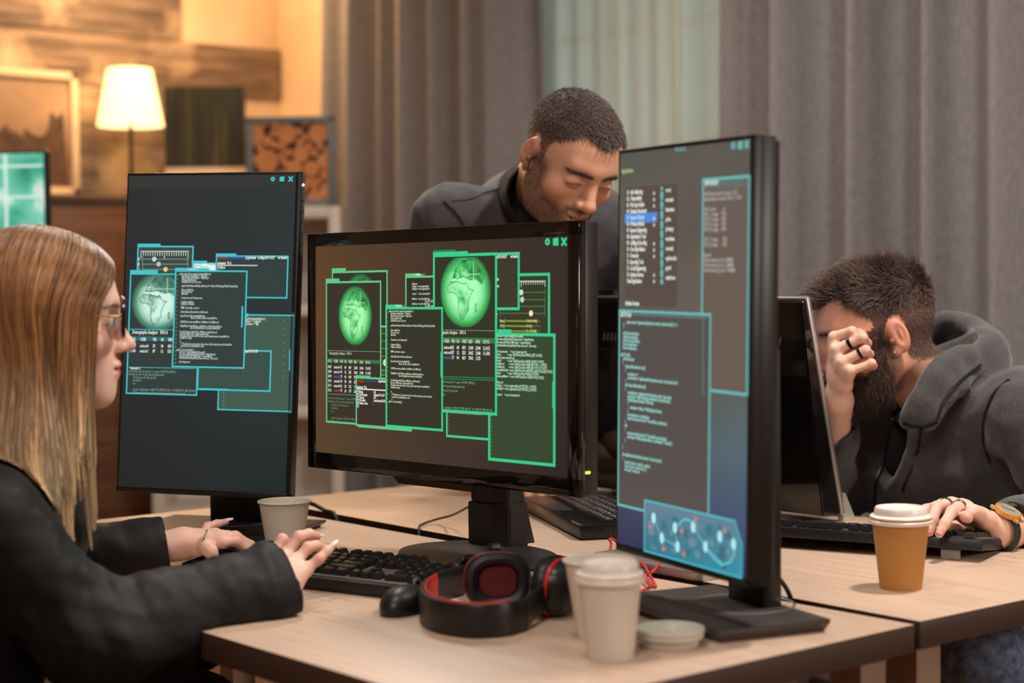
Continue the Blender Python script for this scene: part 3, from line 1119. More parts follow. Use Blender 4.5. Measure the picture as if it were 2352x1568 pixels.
U = ["       random vectors = Quaternion.Slerp(transform.rotation, Quaternion.Euler(0, 0, ro", "   }*", "", "   public float zeroRotation;", "   public float startAngle;", "   public float startRotation;", "   float previousRotation;", "   float currentRotation;", "",
     "#if UNITY_EDITOR", "   void FixedUpdate()", "   {", "      if (Input.GetMouseButtonDown(0))", "      {", "         zeroRotation = 0;", "         previousRotation = angleBetweenPoints(transform.position, Camera.main.ScreenTo", "      }",
     "      else if (Input.GetMouseButton(0))", "      {", "         currentRotation = angleBetweenPoints(transform.position, Camera.main", "         zeroRotation = Mathf.DeltaAngle(currentRotation, previousRotation);", "         if (Mathf.Abs(zeroRotation) > Min.rotate)", "         {", "            zeroRotation = MinLook * Mathf.Sign(zeroRotation);", "         }",
     "         previousRotation = currentRotation;", "         transform.Rotate(Vector3.back * Time.deltaTime, zeroRotation);", "      }", "      else", "      {", "         transform.Rotate(Vector3.back * Time.deltaTime, zeroRotation);", "         zeroRotation = Mathf.Lerp(zeroRotation, 0, zeroRotation * Time.deltaTi", "      }", "",
     "   }", "", "   float angleBetweenPoints(Vector2 position1, Vector2 position2)", "   {", "      Vector2 fromLine = position2 - position1;", "      Vector2 toLine = new Vector2(1, 0);", "      float angle = Vector2.An"]
x, z = c.uv(1429, 742)
for i, t_ in enumerate(U):
    n_ = len(t_) - len(t_.lstrip())
    if t_.strip():
        s_ = t_.strip()
        ww = min(.00160 * len(s_), r[2] - x - n_ * .0021 - .001)
        c.text(s_, (x + n_ * .0021 - .002, z - i * .0049), .0046, (150, 210, 200), bold=.035, loc=True, w=ww)
c.up()
# blue network map
A0, A1, A2, A3, A4 = (1482, 1148), (1686, 1190), (1706, 1226), (1704, 1322), (1481, 1264)
pts = [c.uv(*q) for q in (A0, A4, A3, A2, A1)]
x0, z0 = pts[0]
x1 = pts[2][0]
z1 = min(pts[1][1], pts[2][1])
x1 = max(x1, pts[3][0])
ch = .016
c.poly([(x0, z0), (x0, z1), (x1, z1), (x1, z0 - ch * 1.6), (x1 - ch, z0)], 0, [(100, 130, 146), (58, 120, 142), (48, 148, 170), (70, 132, 150), (92, 132, 148)])
c.up()
rnd = random.Random(3)
for k in range(46):
    q = (rnd.uniform(x0 + .004, x1 - .022), rnd.uniform(z1 + .004, z0 - .02))
    s_ = rnd.uniform(.006, .016), rnd.uniform(.006, .014)
    c.poly([q, (q[0] + s_[0], q[1]), (q[0] + s_[0], q[1] + s_[1]), (q[0], q[1] + s_[1])], rnd.choice([(60, 110, 128), (88, 138, 152), (104, 142, 156), (48, 118, 136), (72, 124, 140)]))
    if k % 8 == 7:
        c.up()
c.up()
lp_ = [(x0, z0), (x0, z1), (x1, z1), (x1, z0 - ch * 1.6), (x1 - ch, z0)]
for a_, b_ in zip(lp_, lp_[1:] + lp_[:1]):
    c.seg(a_, b_, .0022, (76, 188, 200), True)
ND = [(1503, 1189), (1522, 1235), (1552, 1211), (1558, 1255), (1594, 1210), (1622, 1255), (1655, 1232), (1687, 1249)]
for a_, b_ in zip(ND[:1] + ND[1:2] + ND[2:3] + ND[4:5] + ND[5:6], [ND[1], ND[3], ND[3], ND[5], (1664, 1297)]):
    c.seg(a_, b_, .0018, (110, 190, 200))
for a_, b_ in zip([(1560, 1205), (1572, 1192), (1586, 1194), (1622, 1257), (1640, 1280), (1660, 1297), (1680, 1290), (1688, 1272)], [(1572, 1192), (1586, 1194), (1594, 1205), (1640, 1280), (1660, 1297), (1680, 1290), (1688, 1272), (1688, 1255)]):
    c.seg(a_, b_, .0022, (110, 200, 210))
c.up()
for q in ND:
    c.disc(q, .0072, (176, 232, 240), rx=.0052)
for q in [(1495, 1207), (1526, 1258), (1567, 1217), (1572, 1270), (1599, 1190), (1667, 1216)]:
    x, z = c.uv(*q)
    c.poly([(x - .005, z - .004), (x + .005, z - .004), (x + .005, z + .004), (x - .005, z + .004)], (150, 120, 130))
    c.poly([(x - .003, z - .002), (x + .003, z - .002), (x + .003, z - .0005), (x - .003, z - .0005)], (210, 190, 170))
c.finish(T, mR)
pb = MB()
for v in me_keep.verts:
    v.co.x *= .9
    v.co.y *= .78
    v.co.z *= 1.35
pb.bm(me_keep)
pb.build('stand_base', M_plate, mR, ang=20)
MB().lathe([(.066, .017), (.068, .0178), (.070, .017)], 48, wrap=True).build('swivel_ring', mat('ring_metal', (150, 146, 140), .3, .8), mR)
MB().box((-.003, .022, .18), (.088, .03, .34), .006).build('stand_column', M_blk, mR)
MB().box((0, .0, .33), (.085, .06, .09), .004).build('mount', M_blk, mR)

# ---- the wide monitor in the centre
Ck = 1.05
Cp = CAM + (np.array((-2.0222, 1.5425, 1.0692)) - CAM) * Ck
W, H = .61 * Ck, .37 * Ck
mC, T, c = monitor('wide_monitor', 'wide glossy black monitor with bright green windows, in the centre of the desk', Cp, rad(2.7), rad(1.18), rad(.35), W, H, (.024, .0215, .0215, .027), .02, None, M_piano, (-2.115, 1.742), rad(3))
MB().box((0, .026, 0), (W - .0008, .028, H - .001), .003, T=T).build('side_frame', M_blk, mC)
b = MB()
b.prism([(-W / 2 + .012, 0), (W / 2 - .012, 0), (W / 2 - .05, .03), (W / 2 - .14, .04), (-W / 2 + .14, .04), (-W / 2 + .05, .03)], H - .03, T=T @ Matrix(((1, 0, 0, 0), (0, 1, 0, .038), (0, 0, 1, -H / 2 + .015), (0, 0, 0, 1))))
b.build('back_shell', M_blk, mC)
MB().box((W / 2 + .0004, .018, -H / 2 + .0345), (.0012, .009, .0035), .0004, T=T).build('power_light', mat('green_led', (190, 230, 40), .4, Emission_Color=(.62, .85, .03, 1), Emission_Strength=1.6), mC)
MB().prism([(-.10, 0), (.10, 0), (.085, -.011), (-.085, -.011)], .006, T=T @ Matrix(((1, 0, 0, 0), (0, 0, 1, .004), (0, 1, 0, -H / 2 + .001), (0, 0, 0, 1)))).build('bezel_lip', M_piano, mC)
GR = (52, 206, 140)
c.kv, c.kh = .68, .50
GL = (96, 196, 132)
B0, FW_ = (62, 50, 44), (50, 50, 40)
sx0, sz0, sx1, sz1 = -W / 2 + .0238, H / 2 - .0213, W / 2 - .0213, -H / 2 + .0268
c.L = -2
NB = [((92, 64, 42), (66, 52, 44), (50, 46, 40)), ((96, 68, 44), (66, 48, 42), (56, 44, 42)), ((90, 66, 46), (62, 50, 42), (50, 42, 40)), ((86, 66, 46), (68, 52, 46), (44, 38, 38))]  # backdrop browns carry the warm room's reflection, strongest at the left
for k in range(3):
    for j in range(2):
        xa, xb = sx0 + (sx1 - sx0) * j / 2, sx0 + (sx1 - sx0) * (j + 1) / 2
        za, zb = sz0 + (sz1 - sz0) * k / 3, sz0 + (sz1 - sz0) * (k + 1) / 3
        c.poly([(xa, zb), (xb, zb), (xb, za), (xa, za)], 0, [NB[k + 1][j], NB[k + 1][j + 1], NB[k][j + 1], NB[k][j]])
c.L = 0
c.icons([(1258, 555), (1277, 555), (1296, 555)], (50, 214, 140), (60, 56, 50), .0056)
Q = lambda a, b_: (700 + a / 2.412, 500 + b_ / 2.412)
MI = (150, 200, 150)
r = c.win(Q(155, 302), Q(458, 1000), GL, FW_, .0032, .036, .0065)
c.globe(Q(310, 480), .047, .050, (50, 150, 80), (150, 245, 160), FW_, r, 9)
r = c.win(Q(300, 600), Q(590, 1178), GL, (58, 60, 42), .0032)
c.up()
for k in range(4):
    c.seg(Q(424, 640 + 42 * k), Q(458, 641 + 42 * k), .001, (110, 150, 110))
c.disc(Q(447, 802), .0055, (220, 220, 190))
c.rect(Q(424, 838), Q(455, 852), (100, 120, 50))
c.rect(Q(424, 862), Q(455, 876), (100, 120, 50))
r = c.win(Q(122, 358), Q(423, 1152), GL, (54, 50, 42), .0032, .035, .0062)
c.up()
c.globe(Q(280, 542), .0445, .0485, (64, 180, 96), (166, 250, 176), (46, 54, 40), (r[0], r[1] - .003, r[2], r[3]), 1)
c.up()
c.seg(Q(126, 735), Q(420, 742), .001, (110, 150, 110))
c.text("Demographic Analyzer   SW1.4", Q(138, 756), .0072, (190, 200, 170), w=.060)
c.rect(Q(125, 778), Q(420, 808), (62, 110, 76))
x, z = c.uv(*Q(130, 800))
table_rows(c, x, z, (0, .0165, .034, .045, .056, .070, .085, .1), .0112, .0068, PROC, HEAD, None, (200, 220, 170))
c.seg(Q(125, 975), Q(285, 982), .0009, (110, 150, 110))
c.lines(TERM, Q(130, 1001), .0080, .0052, (120, 160, 120), bold=0)
c.win(Q(288, 884), Q(592, 1172), GL, (58, 48, 42), .0032, .036, .0038)
c.text("root@net", Q(293, 908), .006, (200, 60, 40), bold=.03)
c.text(":~/tools/webscan", Q(336, 908), .006, (60, 80, 170), bold=.02)
c.text("# gobuster", Q(410, 910), .0062, WHT, bold=.035)
c.text("gobuster  V1.6", Q(291, 942), .0062, WHT, bold=.035)
c.rect(Q(290, 950), Q(455, 953), WHT)
for k, (a_, b_) in enumerate([("[+] Mode", ": dir"), ("[+] Url/Domain", ": https://10.10.57"), ("[+] Thread", ": 50"), ("[+] Wordlist", ": /usr/share/DCN"), ("[+] Status codes", ":"), ("[+]", "")]):
    c.text(a_, Q(291, 968 + 15.6 * k), .0060, WHT, bold=.035)
    if b_:
        c.text(b_, Q(382, 971 + 15.6 * k), .0060, WHT, bold=.035)
c.rect(Q(292, 1142), Q(415, 1156), GL)
r = c.win(Q(563, 328), Q(760, 700), GL, FW_, .0032, .035, .0055)
c.text("TERMINAL 1.1", Q(615, 322), .0052, (200, 240, 205))
c.lines(["//Sensors", "stickJoy  = new Logimax(Vars.", "stickJoy2 = new Logimax(Vars.", "", "control     = new ControllerUs", "", "liftPiston  = new DoubleSoleno", "                  Vars.LIFT_PISTON", "firePiston = new DoubleSoleno", "                  Vars.FIRE_PISTON"], Q(597, 371), .0057, .0048, (216, 226, 204), bold=.02)
# right-hand windows
r = c.win(Q(790, 1000), Q(1060, 1230), GR, (56, 56, 42), .0036)
for k in range(5):
    c.text('%d' % (30 + k), Q(796, 1105 + 20 * k), .0045, (110, 130, 60))
r = c.win(Q(1063, 318), Q(1356, 700), GR, (54, 58, 42), .0040)
sliders(c, (Q(1075, 352), Q(1334, 356)), [(Q(0, 413)[1], Q(1203, 0)[0], (210, 226, 190)), (Q(0, 453)[1], Q(1208, 0)[0], (200, 210, 190)), (Q(0, 491)[1], None, 0), (Q(0, 529)[1], Q(1257, 0)[0], (250, 226, 190))],
        (90, 140, 84), ('', '', '', 'D'), Q(1086, 0)[0], Q(1333, 0)[0])
for k, (t_, b_, w_) in enumerate([("Mem[", "1024/4096MB]", 140), ("CPU[", "60.41%]", 140), ("Swp[", "211.1/8192M]", 140)]):
    y = 578 + 28 * k
    c.rect(Q(1110, y - 12), Q(1225, y - 1), (128, 148, 50))
    c.rect(Q(1225, y - 11), Q(1308, y - 2), (92, 112, 44))
    c.text(t_, Q(1084, y), .0062, (196, 206, 120), bold=.03)
    c.text(b_, Q(1228, y), .0056, (196, 206, 120), bold=.03)
r = c.win(Q(1000, 203), Q(1189, 504), GR, (60, 56, 46), .0040)
c.text("s://10.10.57", Q(1068, 224), .0068, WHT, bold=.04, w=.022)
c.text("-w /user/w", Q(1143, 222), .0068, WHT, bold=.04, w=.016)
for k, t_ in enumerate(("dir", "try")):
    c.text(t_, Q(1068, 348 + 36 * k), .006, WHT, bold=.03)
r = c.win(Q(1026, 643), Q(1386, 1370), GR, (54, 72, 50), .0044, .0, .0)
x0, z0 = c.uv(*Q(1072, 640))
c.poly([(x0, z0), (x0 + .030, z0), (x0 + .030, z0 + .006), (x0, z0 + .006)], GR)
c.lines(NEWS, Q(1066, 660), .00665, .0056, (196, 236, 200), bold=.02)
for k in range(11):
    c.text('%d' % (40 + k), Q(1032, 1102 + 21 * k), .0048, (110, 140, 60))
c.rect(Q(1376, 905), Q(1381, 1056), GR)
r = c.win(Q(720, 211), Q(1064, 1087), GR, (50, 52, 40), .0044, .078, .0056)
x0, z0 = r[0], r[1] + .0056
c.poly([(x0 - .002, z0), (x0 + .05, z0), (x0 + .05, z0 + .003), (x0 - .002, z0 + .003)], (42, 128, 80))
c.up()
c.globe(Q(893, 404), .058, .056, (66, 190, 100), (170, 255, 186), (46, 54, 38), (r[0], r[1] - .003, r[2], r[3]), 3)
c.up()
c.seg(Q(722, 620), Q(1060, 626), .001, (110, 150, 110))
c.text("Demographic Analyzer   SW1.4", Q(738, 642), .0076, (214, 224, 190), w=.066, bold=.02)
c.rect(Q(722, 660), Q(1060, 696), (64, 116, 80))
x, z = c.uv(*Q(733, 690))
table_rows(c, x, z, (0, .0178, .036, .0475, .0600, .0745, .0905, .1065), .0112, .0078, [PROC[0], PROC[1], PROC[2][:7] + ('',)], HEAD, None, (206, 226, 180))
for k in (878, 890):
    c.seg(Q(722, k), Q(1062, k + 10), .0012, (40, 140, 84))
c.lines(TERM, Q(722, 910), .0096, .0052, (140, 190, 140), bold=0)
r = c.win(Q(456, 500), Q(766, 1176), GR, (52, 52, 42), .0038, .0385, .0055)
c.text("TERMINAL 1.1", Q(506, 494), .0052, (190, 240, 200))
c.lines(CODE[:39], Q(469, 522), .0055, .0049, (222, 236, 212), bold=.012)
for k in range(25):
    c.text('%d' % (k + 10), Q(460, 530 + 25 * k), .0042, (120, 140, 60))
c.rect(Q(757, 742), Q(761, 884), GR)
c.finish(T, mC)
# its stand: oval base, boxy column
b = MB()
b.lathe([(0, 0), (.142, 0), (.146, .004), (.143, .010), (.10, .017), (.05, .021), (0, .022)], 56, T=Matrix.Diagonal((1, .74, 1, 1)) @ Matrix.Translation((0, -.06, 0)))
b.build('stand_base', mat('stand_rubber', (34, 31, 30), .7, 0, .2), mC)
MB().prism([(-.041, -.028), (.020, -.028), (.040, -.012), (.040, .028), (-.041, .028)], .075, T=Matrix.Translation((0, .0, .012)), bev=.002).build('column_foot', M_blk, mC)
MB().prism([(-.038, -.024), (.018, -.024), (.036, -.01), (.036, .024), (-.038, .024)], .30, T=Matrix.Translation((0, .0, .087)), bev=.002).build('stand_column', M_blk, mC)
MB().box((0, -.03, .31), (.12, .05, .10), .004).build('mount', M_blk, mC)
MB().prism([(0, 0), (.05, 0), (.012, .13), (0, .13)], .012, T=Matrix(((0, 0, 1, -.006), (1, 0, 0, .024), (0, 1, 0, .014), (0, 0, 0, 1)))).build('column_brace', M_blk, mC)
# ---------------------------------------------------------------- cups
M_paper = mat('paper_cup_white', (226, 214, 198), .6, 0, .3, Subsurface_Weight=.05)
M_kraft = mat('paper_cup_tan', (190, 134, 70), .6, 0, .3)
M_lid = mat('cup_lid_white', (238, 226, 214), .32, 0, .5)


def cup(name, label, at, rb, rt, h, m, lid=True, group=None):
    o = thing(name, label, 'cup', (at[0], at[1], .74))
    w = .0008
    pr = [(0, .004), (rb - .001, .004), (rb - .001, 0), (rb, 0), (rt, h)]
    for k in range(7):
        a = -math.pi / 2 + k * math.pi / 4
        pr.append((rt + .0012 + .0018 * math.cos(a), h + .0005 + .0018 * math.sin(a)))
    pr += [(rt - w, h), (rb - w, .007), (0, .007)]
    MB().lathe(pr, 48).build('cup_body', m, o, ang=50)
    if lid:
        R = rt + .0022
        z = h - .004
        MB().lathe([(R - .001, z - .003), (R + .0018, z - .002), (R + .0022, z + .002), (R - .0004, z + .004), (R + .0008, z + .0075), (R - .001, z + .0095), (R - .0055, z + .0105), (R - .0058, z + .018), (R - .0075, z + .0205), (R - .0095, z + .0205), (R - .0115, z + .0175), (0, z + .0165)], 48).build('cup_lid', M_lid, o, ang=40)
    return o


cup('paper_cup', 'white paper cup with a domed white lid, nearest the desk edge', G(1402, 1508), .0272, .0372, .0945, M_paper, True, 'white paper cups')
cup('paper_cup', 'open white paper cup without a lid, half hidden behind the lidded one', G(1378, 1462), .0275, .0425, .094, M_paper, False, 'white paper cups')
cup('paper_cup', 'open white paper cup beside the left monitor, behind the typing hand', G(655, 1277), .0270, .0400, .0875, M_paper, False, 'white paper cups')
cup('paper_cup', 'tan kraft paper cup with a white lid on the rear desk', G(2069, 1350), .0290, .0398, .098, M_kraft, True)
lid = thing('loose_lid', 'loose white cup lid lying upside down beside the front cup', 'cup lid', tuple(G(1538, 1482)))
b = MB()
R = .0405
b.lathe([(0, 0), (R - .007, 0), (R - .0058, .0015), (R - .0048, .0095), (R - .001, .0105), (R + .0004, .0125), (R - .0002, .016), (R + .0018, .0185), (R + .0012, .0222), (R - .0006, .022), (R - .0016, .0165), (R - .006, .0112), (R - .0075, .003), (0, .0025)], 48)
b.build('lid_shell', mat('lid_shade_white', (206, 202, 188), .4, 0, .4), lid)

# ---------------------------------------------------------------- keyboards
M_key = mat('key_black', (26, 24, 25), .35, 0, .5)
M_kbd = mat('keyboard_case', (24, 22, 23), .45)
M_plt = mat('key_plate_grey', (112, 110, 108), .45)
M_leg = mat('key_legend', (150, 148, 144), .5)
KROWS = [(0.0, [(0, 1)] + [(x, 1) for x in (2, 3, 4, 5, 6.5, 7.5, 8.5, 9.5, 11, 12, 13, 14)] + [(x, 1) for x in (15.25, 16.25, 17.25)]),
         (1.35, [(x, 1) for x in range(13)] + [(13, 2)] + [(x, 1) for x in (15.25, 16.25, 17.25, 18.5, 19.5, 20.5, 21.5)]),
         (2.35, [(0, 1.5)] + [(x + 1.5, 1) for x in range(12)] + [(13.5, 1.5)] + [(x, 1) for x in (15.25, 16.25, 17.25, 18.5, 19.5, 20.5)]),
         (3.35, [(0, 1.75)] + [(x + 1.75, 1) for x in range(11)] + [(12.75, 2.25)] + [(x, 1) for x in (18.5, 19.5, 20.5)]),
         (4.35, [(0, 2.25)] + [(x + 2.25, 1) for x in range(10)] + [(12.25, 2.75), (16.25, 1)] + [(x, 1) for x in (18.5, 19.5, 20.5)]),
         (5.35, [(0, 1.25), (1.25, 1.25), (2.5, 1.25), (3.75, 6.25), (10, 1.25), (11.25, 1.25), (12.5, 1.25), (13.75, 1.25), (15.25, 1), (16.25, 1), (17.25, 1), (18.5, 2), (20.5, 1)])]
_kc = {}


def keyboard(name, label, at, rz, tilt=4.5):
    L, D, U = .443, .140, .0193
    o = thing(name, label, 'keyboard', (at[0], at[1], .74), rz)
    tl = Matrix.Translation((0, 0, .0098 + D / 2 * math.sin(rad(tilt)))) @ Matrix.Rotation(rad(tilt), 4, 'X')
    fz = D * math.sin(rad(tilt)) * .92
    b = MB().box((0, 0, 0), (L, D, .018), .003, T=tl)
    b.build('case', M_kbd, o)
    MB().box((0, 0, .0095), (L - .012, D - .018, .002), T=tl).build('key_plate', M_plt, o)
    for sx in (-1, 1):
        MB().box((sx * .17, .058, fz / 2 + .0004), (.03, .006, fz), .001).build('folding_foot', mat('foot_grey', (150, 148, 146), .5), o)
    x0, y0 = -10.85 * U - .0, .0585
    rnd = random.Random(5)
    for ry, row in KROWS:
        for kx, kw in row:
            ck = (round(kw, 2), rnd.randrange(3) if kw == 1 else 9)
            if ck not in _kc:
                bm_ = bmesh.new()
                w, d, h = kw * U - .0026, U - .0026, .0085
                lo = [bm_.verts.new((sx * w / 2, sy * d / 2, 0)) for sx, sy in ((-1, -1), (1, -1), (1, 1), (-1, 1))]
                hi = [bm_.verts.new((sx * (w / 2 - .0026), sy * (d / 2 - .0024) + .0004, h - (.0006 if sy < 0 else 0))) for sx, sy in ((-1, -1), (1, -1), (1, 1), (-1, 1))]
                bm_.faces.new(hi)
                for i in range(4):
                    bm_.faces.new((lo[i], lo[(i + 1) % 4], hi[(i + 1) % 4], hi[i]))
                bmesh.ops.bevel(bm_, geom=[e for e in bm_.edges if all(v.co.z > .001 for v in e.verts)], offset=.0008, segments=2, affect='EDGES')
                kb_ = MB().bm(bm_)
                rr = rnd
                if kw <= 2.3:
                    q = .0013 + .0006 * ck[1] if kw == 1 else .004
                    kb_.add([(-w / 2 + .0045, .0012, h + .00012), (-w / 2 + .0045 + q, .0012, h + .00012), (-w / 2 + .0045 + q, .0040, h + .00025), (-w / 2 + .0045, .0040, h + .00025)], [(0, 1, 2, 3)], 1)
                t_ = kb_.build('key', [M_key, M_leg], None, ang=50)
                _kc[ck] = t_.data
                bpy.data.objects.remove(t_)
            k = bpy.data.objects.new('key', _kc[ck])
            COL.objects.link(k)
            k.parent = o
            k.matrix_local = tl @ Matrix.Translation((x0 + (kx + kw / 2) * U, y0 - ry * U - .0, .0102))
    return o


keyboard('keyboard', 'black keyboard under the blonde woman\'s hands, in front of the wide monitor', (-2.119, 1.417), rad(16.5))
keyboard('keyboard', 'black keyboard turned away from the viewer, behind the tan cup', (-1.788, 2.222), rad(180 + 20), 7.)

# ---------------------------------------------------------------- mouse
M_mouse = mat('mouse_black', (22, 20, 20), .4)
mo = thing('computer_mouse', 'black mouse between the keyboard and the headset', 'mouse', tuple(G(936, 1401)), rad(28))
b = bmesh.new()
bmesh.ops.create_uvsphere(b, u_segments=32, v_segments=20, radius=1)
for v in b.verts:
    x, y, z = v.co
    wx = .033 * (1 - .12 * math.sin(y * 1.6) ** 2 + .06 * y * y)
    v.co = (x * wx, y * .058, max(z, -.3) * .0265 * (1 - .22 * y) + .0085)
MB().bm(b).build('shell', M_mouse, mo)
MB().tube([(0, .028 + .011 * math.cos(a), .0265 + .010 * math.sin(a)) for a in np.linspace(0, 6.283, 20)[:-1]], .0032, 8, closed=True).build('scroll_wheel', mat('wheel_grey', (64, 60, 60), .5), mo)
MB().box((0, .034, .0295), (.0012, .045, .003), rot=Matrix.Rotation(rad(-16), 4, 'X')).build('button_split', M_black, mo)

# ---------------------------------------------------------------- headset
M_hs = mat('headset_black', (20, 18, 18), .36)
M_lea = noisy(mat('headset_leatherette', (22, 20, 20), .42), (400, 400, 400), (16, 15, 15), (28, 26, 26), .3, .0004)
M_red = mat('headset_red', (205, 36, 32), .4)
M_mesh = noisy(mat('earcup_mesh', (104, 18, 24), .8), (900, 900, 900), (70, 10, 16), (122, 24, 30))
hs0 = Vector(G(1120, 1420))
hs = thing('headset', 'black and red gaming headset lying on its side, in front of the keyboard', 'headset', tuple(hs0))


def hl(px, py, z=.0):
    q = Vector(G(px, py, .74 + z))
    return q - hs0


def ribbon(mb, pts, w, th, m=0):
    """band: w tall (z), th thick"""
    K = len(pts)
    vs = []
    for i, p in enumerate(pts):
        t_ = (pts[min(i + 1, K - 1)] - pts[max(i - 1, 0)])
        n = Vector((-t_.y, t_.x, 0)).normalized()
        ww = w[i] if hasattr(w, '__len__') else w
        for a, c in ((-1, -.42), (-.6, -.5), (.6, -.5), (1, -.42), (1, .42), (.6, .5), (-.6, .5), (-1, .42)):
            vs.append(p + n * a * th / 2 + Vector((0, 0, c * ww)))
    fs = [(i * 8 + j, i * 8 + (j + 1) % 8, (i + 1) * 8 + (j + 1) % 8, (i + 1) * 8 + j) for i in range(K - 1) for j in range(8)]
    fs += [tuple(range(8))[::-1], tuple((K - 1) * 8 + j for j in range(8))]
    mb.add(vs, fs, m)


bandg = [(1064, 1366), (1014, 1382), (978, 1404), (970, 1428), (990, 1448), (1040, 1461), (1100, 1466), (1165, 1461), (1206, 1448)]
bz = .0215
path = smoothpath([hl(x, y) + Vector((0, 0, bz)) for x, y in bandg], 7)
b = MB()
ribbon(b, path, .041, .0075)
b.build('headband', M_lea, hs)
b = MB()
n_ = len(path)
inner = []
for i in range(10, n_ - 4):
    t_ = (path[min(i + 1, n_ - 1)] - path[i - 1])
    nn = Vector((-t_.y, t_.x, 0)).normalized()
    inner.append(path[i] + nn * .0046 + Vector((0, 0, .001)))
ribbon(b, inner, .0425, .004)
b.build('headband_padding', M_red, hs)
# yokes
c1 = hl(1143, 1398) + Vector((0, 0, .0385))
c2 = hl(1272, 1412) + Vector((0, 0, .0385))
yl = smoothpath([path[1] + Vector((0, 0, .002)), hl(1050, 1366) + Vector((0, 0, .030)), hl(1078, 1362) + Vector((0, 0, .040)), c1 + Vector((-.022, .018, .004))], 6)
b = MB()
ribbon(b, yl, .030, .008)
b.build('yoke', M_hs, hs)
yr = smoothpath([path[-1] + Vector((0, 0, .0)), hl(1238, 1430) + Vector((0, 0, .028)), hl(1290, 1412) + Vector((0, 0, .034)), c2 + Vector((.026, .012, -.004))], 6)
b = MB()
ribbon(b, yr, [.038 - .010 * i / (len(yr) - 1) for i in range(len(yr))], .008)
b.build('yoke', M_hs, hs)


def earcup(name, cpos, face, up=(0, 0, 1), sc=1.):
    f = Vector(face).normalized()
    u = Vector(up)
    u = (u - f * u.dot(f)).normalized()
    r = u.cross(f)
    M = Matrix(((r.x, u.x, f.x, cpos.x), (r.y, u.y, f.y, cpos.y), (r.z, u.z, f.z, cpos.z), (0, 0, 0, 1)))
    # local: x right, y up, z out of the cushion
    def ring(a, bb, zz, p=2.6, n=40):
        o = []
        for i in range(n):
            t_ = 2 * math.pi * i / n
            ct, st_ = math.cos(t_), math.sin(t_)
            o.append((a * math.copysign(abs(ct) ** (2 / p), ct), bb * math.copysign(abs(st_) ** (2 / p), st_), zz))
        return o
    def loft(mb, rings, m=0, cap0=True, cap1=True):
        n = len(rings[0])
        vs = [v for q in rings for v in q]
        fs = [(i * n + j, i * n + (j + 1) % n, (i + 1) * n + (j + 1) % n, (i + 1) * n + j) for i in range(len(rings) - 1) for j in range(n)]
        if cap0:
            fs.append(tuple(range(n))[::-1])
        if cap1:
            fs.append(tuple((len(rings) - 1) * n + j for j in range(n)))
        mb.add(vs, fs, m, T=M)
    a, bb = .0450 * sc, .0375 * sc
    mb = MB()
    loft(mb, [ring(a * .55, bb * .55, -.030), ring(a * .78, bb * .78, -.027), ring(a * .92, bb * .92, -.018), ring(a * .97, bb * .97, -.006), ring(a * .95, bb * .95, -.004)])
    e = mb.build(name, M_hs, hs)
    mb = MB()
    loft(mb, [ring(a * .97, bb * .97, -.0075), ring(a * 1.0, bb * 1.0, -.006), ring(a * 1.0, bb * 1.0, -.003), ring(a * .97, bb * .97, -.002)], cap0=False, cap1=False)
    mb.build('trim_ring', M_red, e)
    mb = MB()
    loft(mb, [ring(a * .93, bb * .93, -.003), ring(a * 1.0, bb * 1.0, .002), ring(a * 1.0, bb * 1.0, .010), ring(a * .92, bb * .92, .0165), ring(a * .78, bb * .78, .018), ring(a * .62, bb * .62, .014), ring(a * .55, bb * .56, .006)], cap1=False)
    mb.build('ear_cushion', M_lea, e)
    mb = MB()
    loft(mb, [ring(a * .6, bb * .6, .0055), ring(a * .3, bb * .3, .0065), ring(a * .02, bb * .02, .0068)], cap0=False)
    mb.build('speaker_mesh', M_mesh, e)
    return e, M


e1, M1 = earcup('ear_cup', c1, (.80, -.52, .10))
e2, M2 = earcup('ear_cup', c2, (-.80, -.40, .12))
MB().lathe([(0, 0), (.010, 0), (.011, .003), (.008, .007), (0, .008)], 20, T=Matrix.Translation(c1 + Vector((-.016, .010, .0385)))).build('adjuster', M_hs, hs)
MB().box((0, 0, -.031), (.014, .024, .002), .0008, T=M2).build('badge', mat('badge_teal', (40, 110, 96), .3), e2)  # logo badge, a greenish reflection put into its teal

# ---------------------------------------------------------------- cables
M_rc = noisy(mat('red_braid', (206, 44, 38), .55), (900, 900, 900), (150, 26, 24), (222, 60, 50), .3, .0003)
M_bc = mat('cable_black', (26, 24, 24), .5)


def cable(name, label, pts, r, m, n=10, group=None):
    return tag(MB().tube(smoothpath(pts, 10), r, n).build(name, m), label, 'cable', group)


g = lambda x, y, z=.0025: tuple(G(x, y, .74 + z))
cable('headset_cable', 'red braided cable tangled between the front cups and the right monitor', [g(1262, 1300), g(1330, 1290), g(1375, 1284, .004), g(1398, 1270, .006), g(1404, 1248, .018), g(1400, 1238, .024), g(1412, 1240, .02), g(1424, 1258, .006), g(1418, 1276, .004), g(1448, 1282, .006), g(1476, 1296, .012), g(1491, 1318, .007),
      g(1506, 1346, .003), g(1495, 1340, .003), g(1483, 1322, .005), g(1500, 1312, .011), g(1512, 1298, .014), g(1524, 1292, .008)], .0022, M_rc)
cable('headset_cable', 'loose red braided cable end crossing behind the lidded cup', [g(1408, 1282, .008), g(1424, 1270, .010), g(1438, 1274, .009), g(1450, 1300, .005), g(1462, 1322, .004), g(1484, 1335, .006), g(1497, 1346, .008), g(1487, 1350, .004), g(1470, 1358, .003)], .0022, M_rc)
cable('monitor_cable', 'thin black cable dropping into the desk gap left of the wide monitor stand', [tuple(G(1079, 1238, .745) + np.array((-.0, .0, .055))), g(1040, 1182, .025), g(1000, 1193, .008), g(972, 1203, .004), g(962, 1213, .002), tuple(Vector(g(962, 1220)) + Vector((0, .002, -.03)))], .002, M_bc)
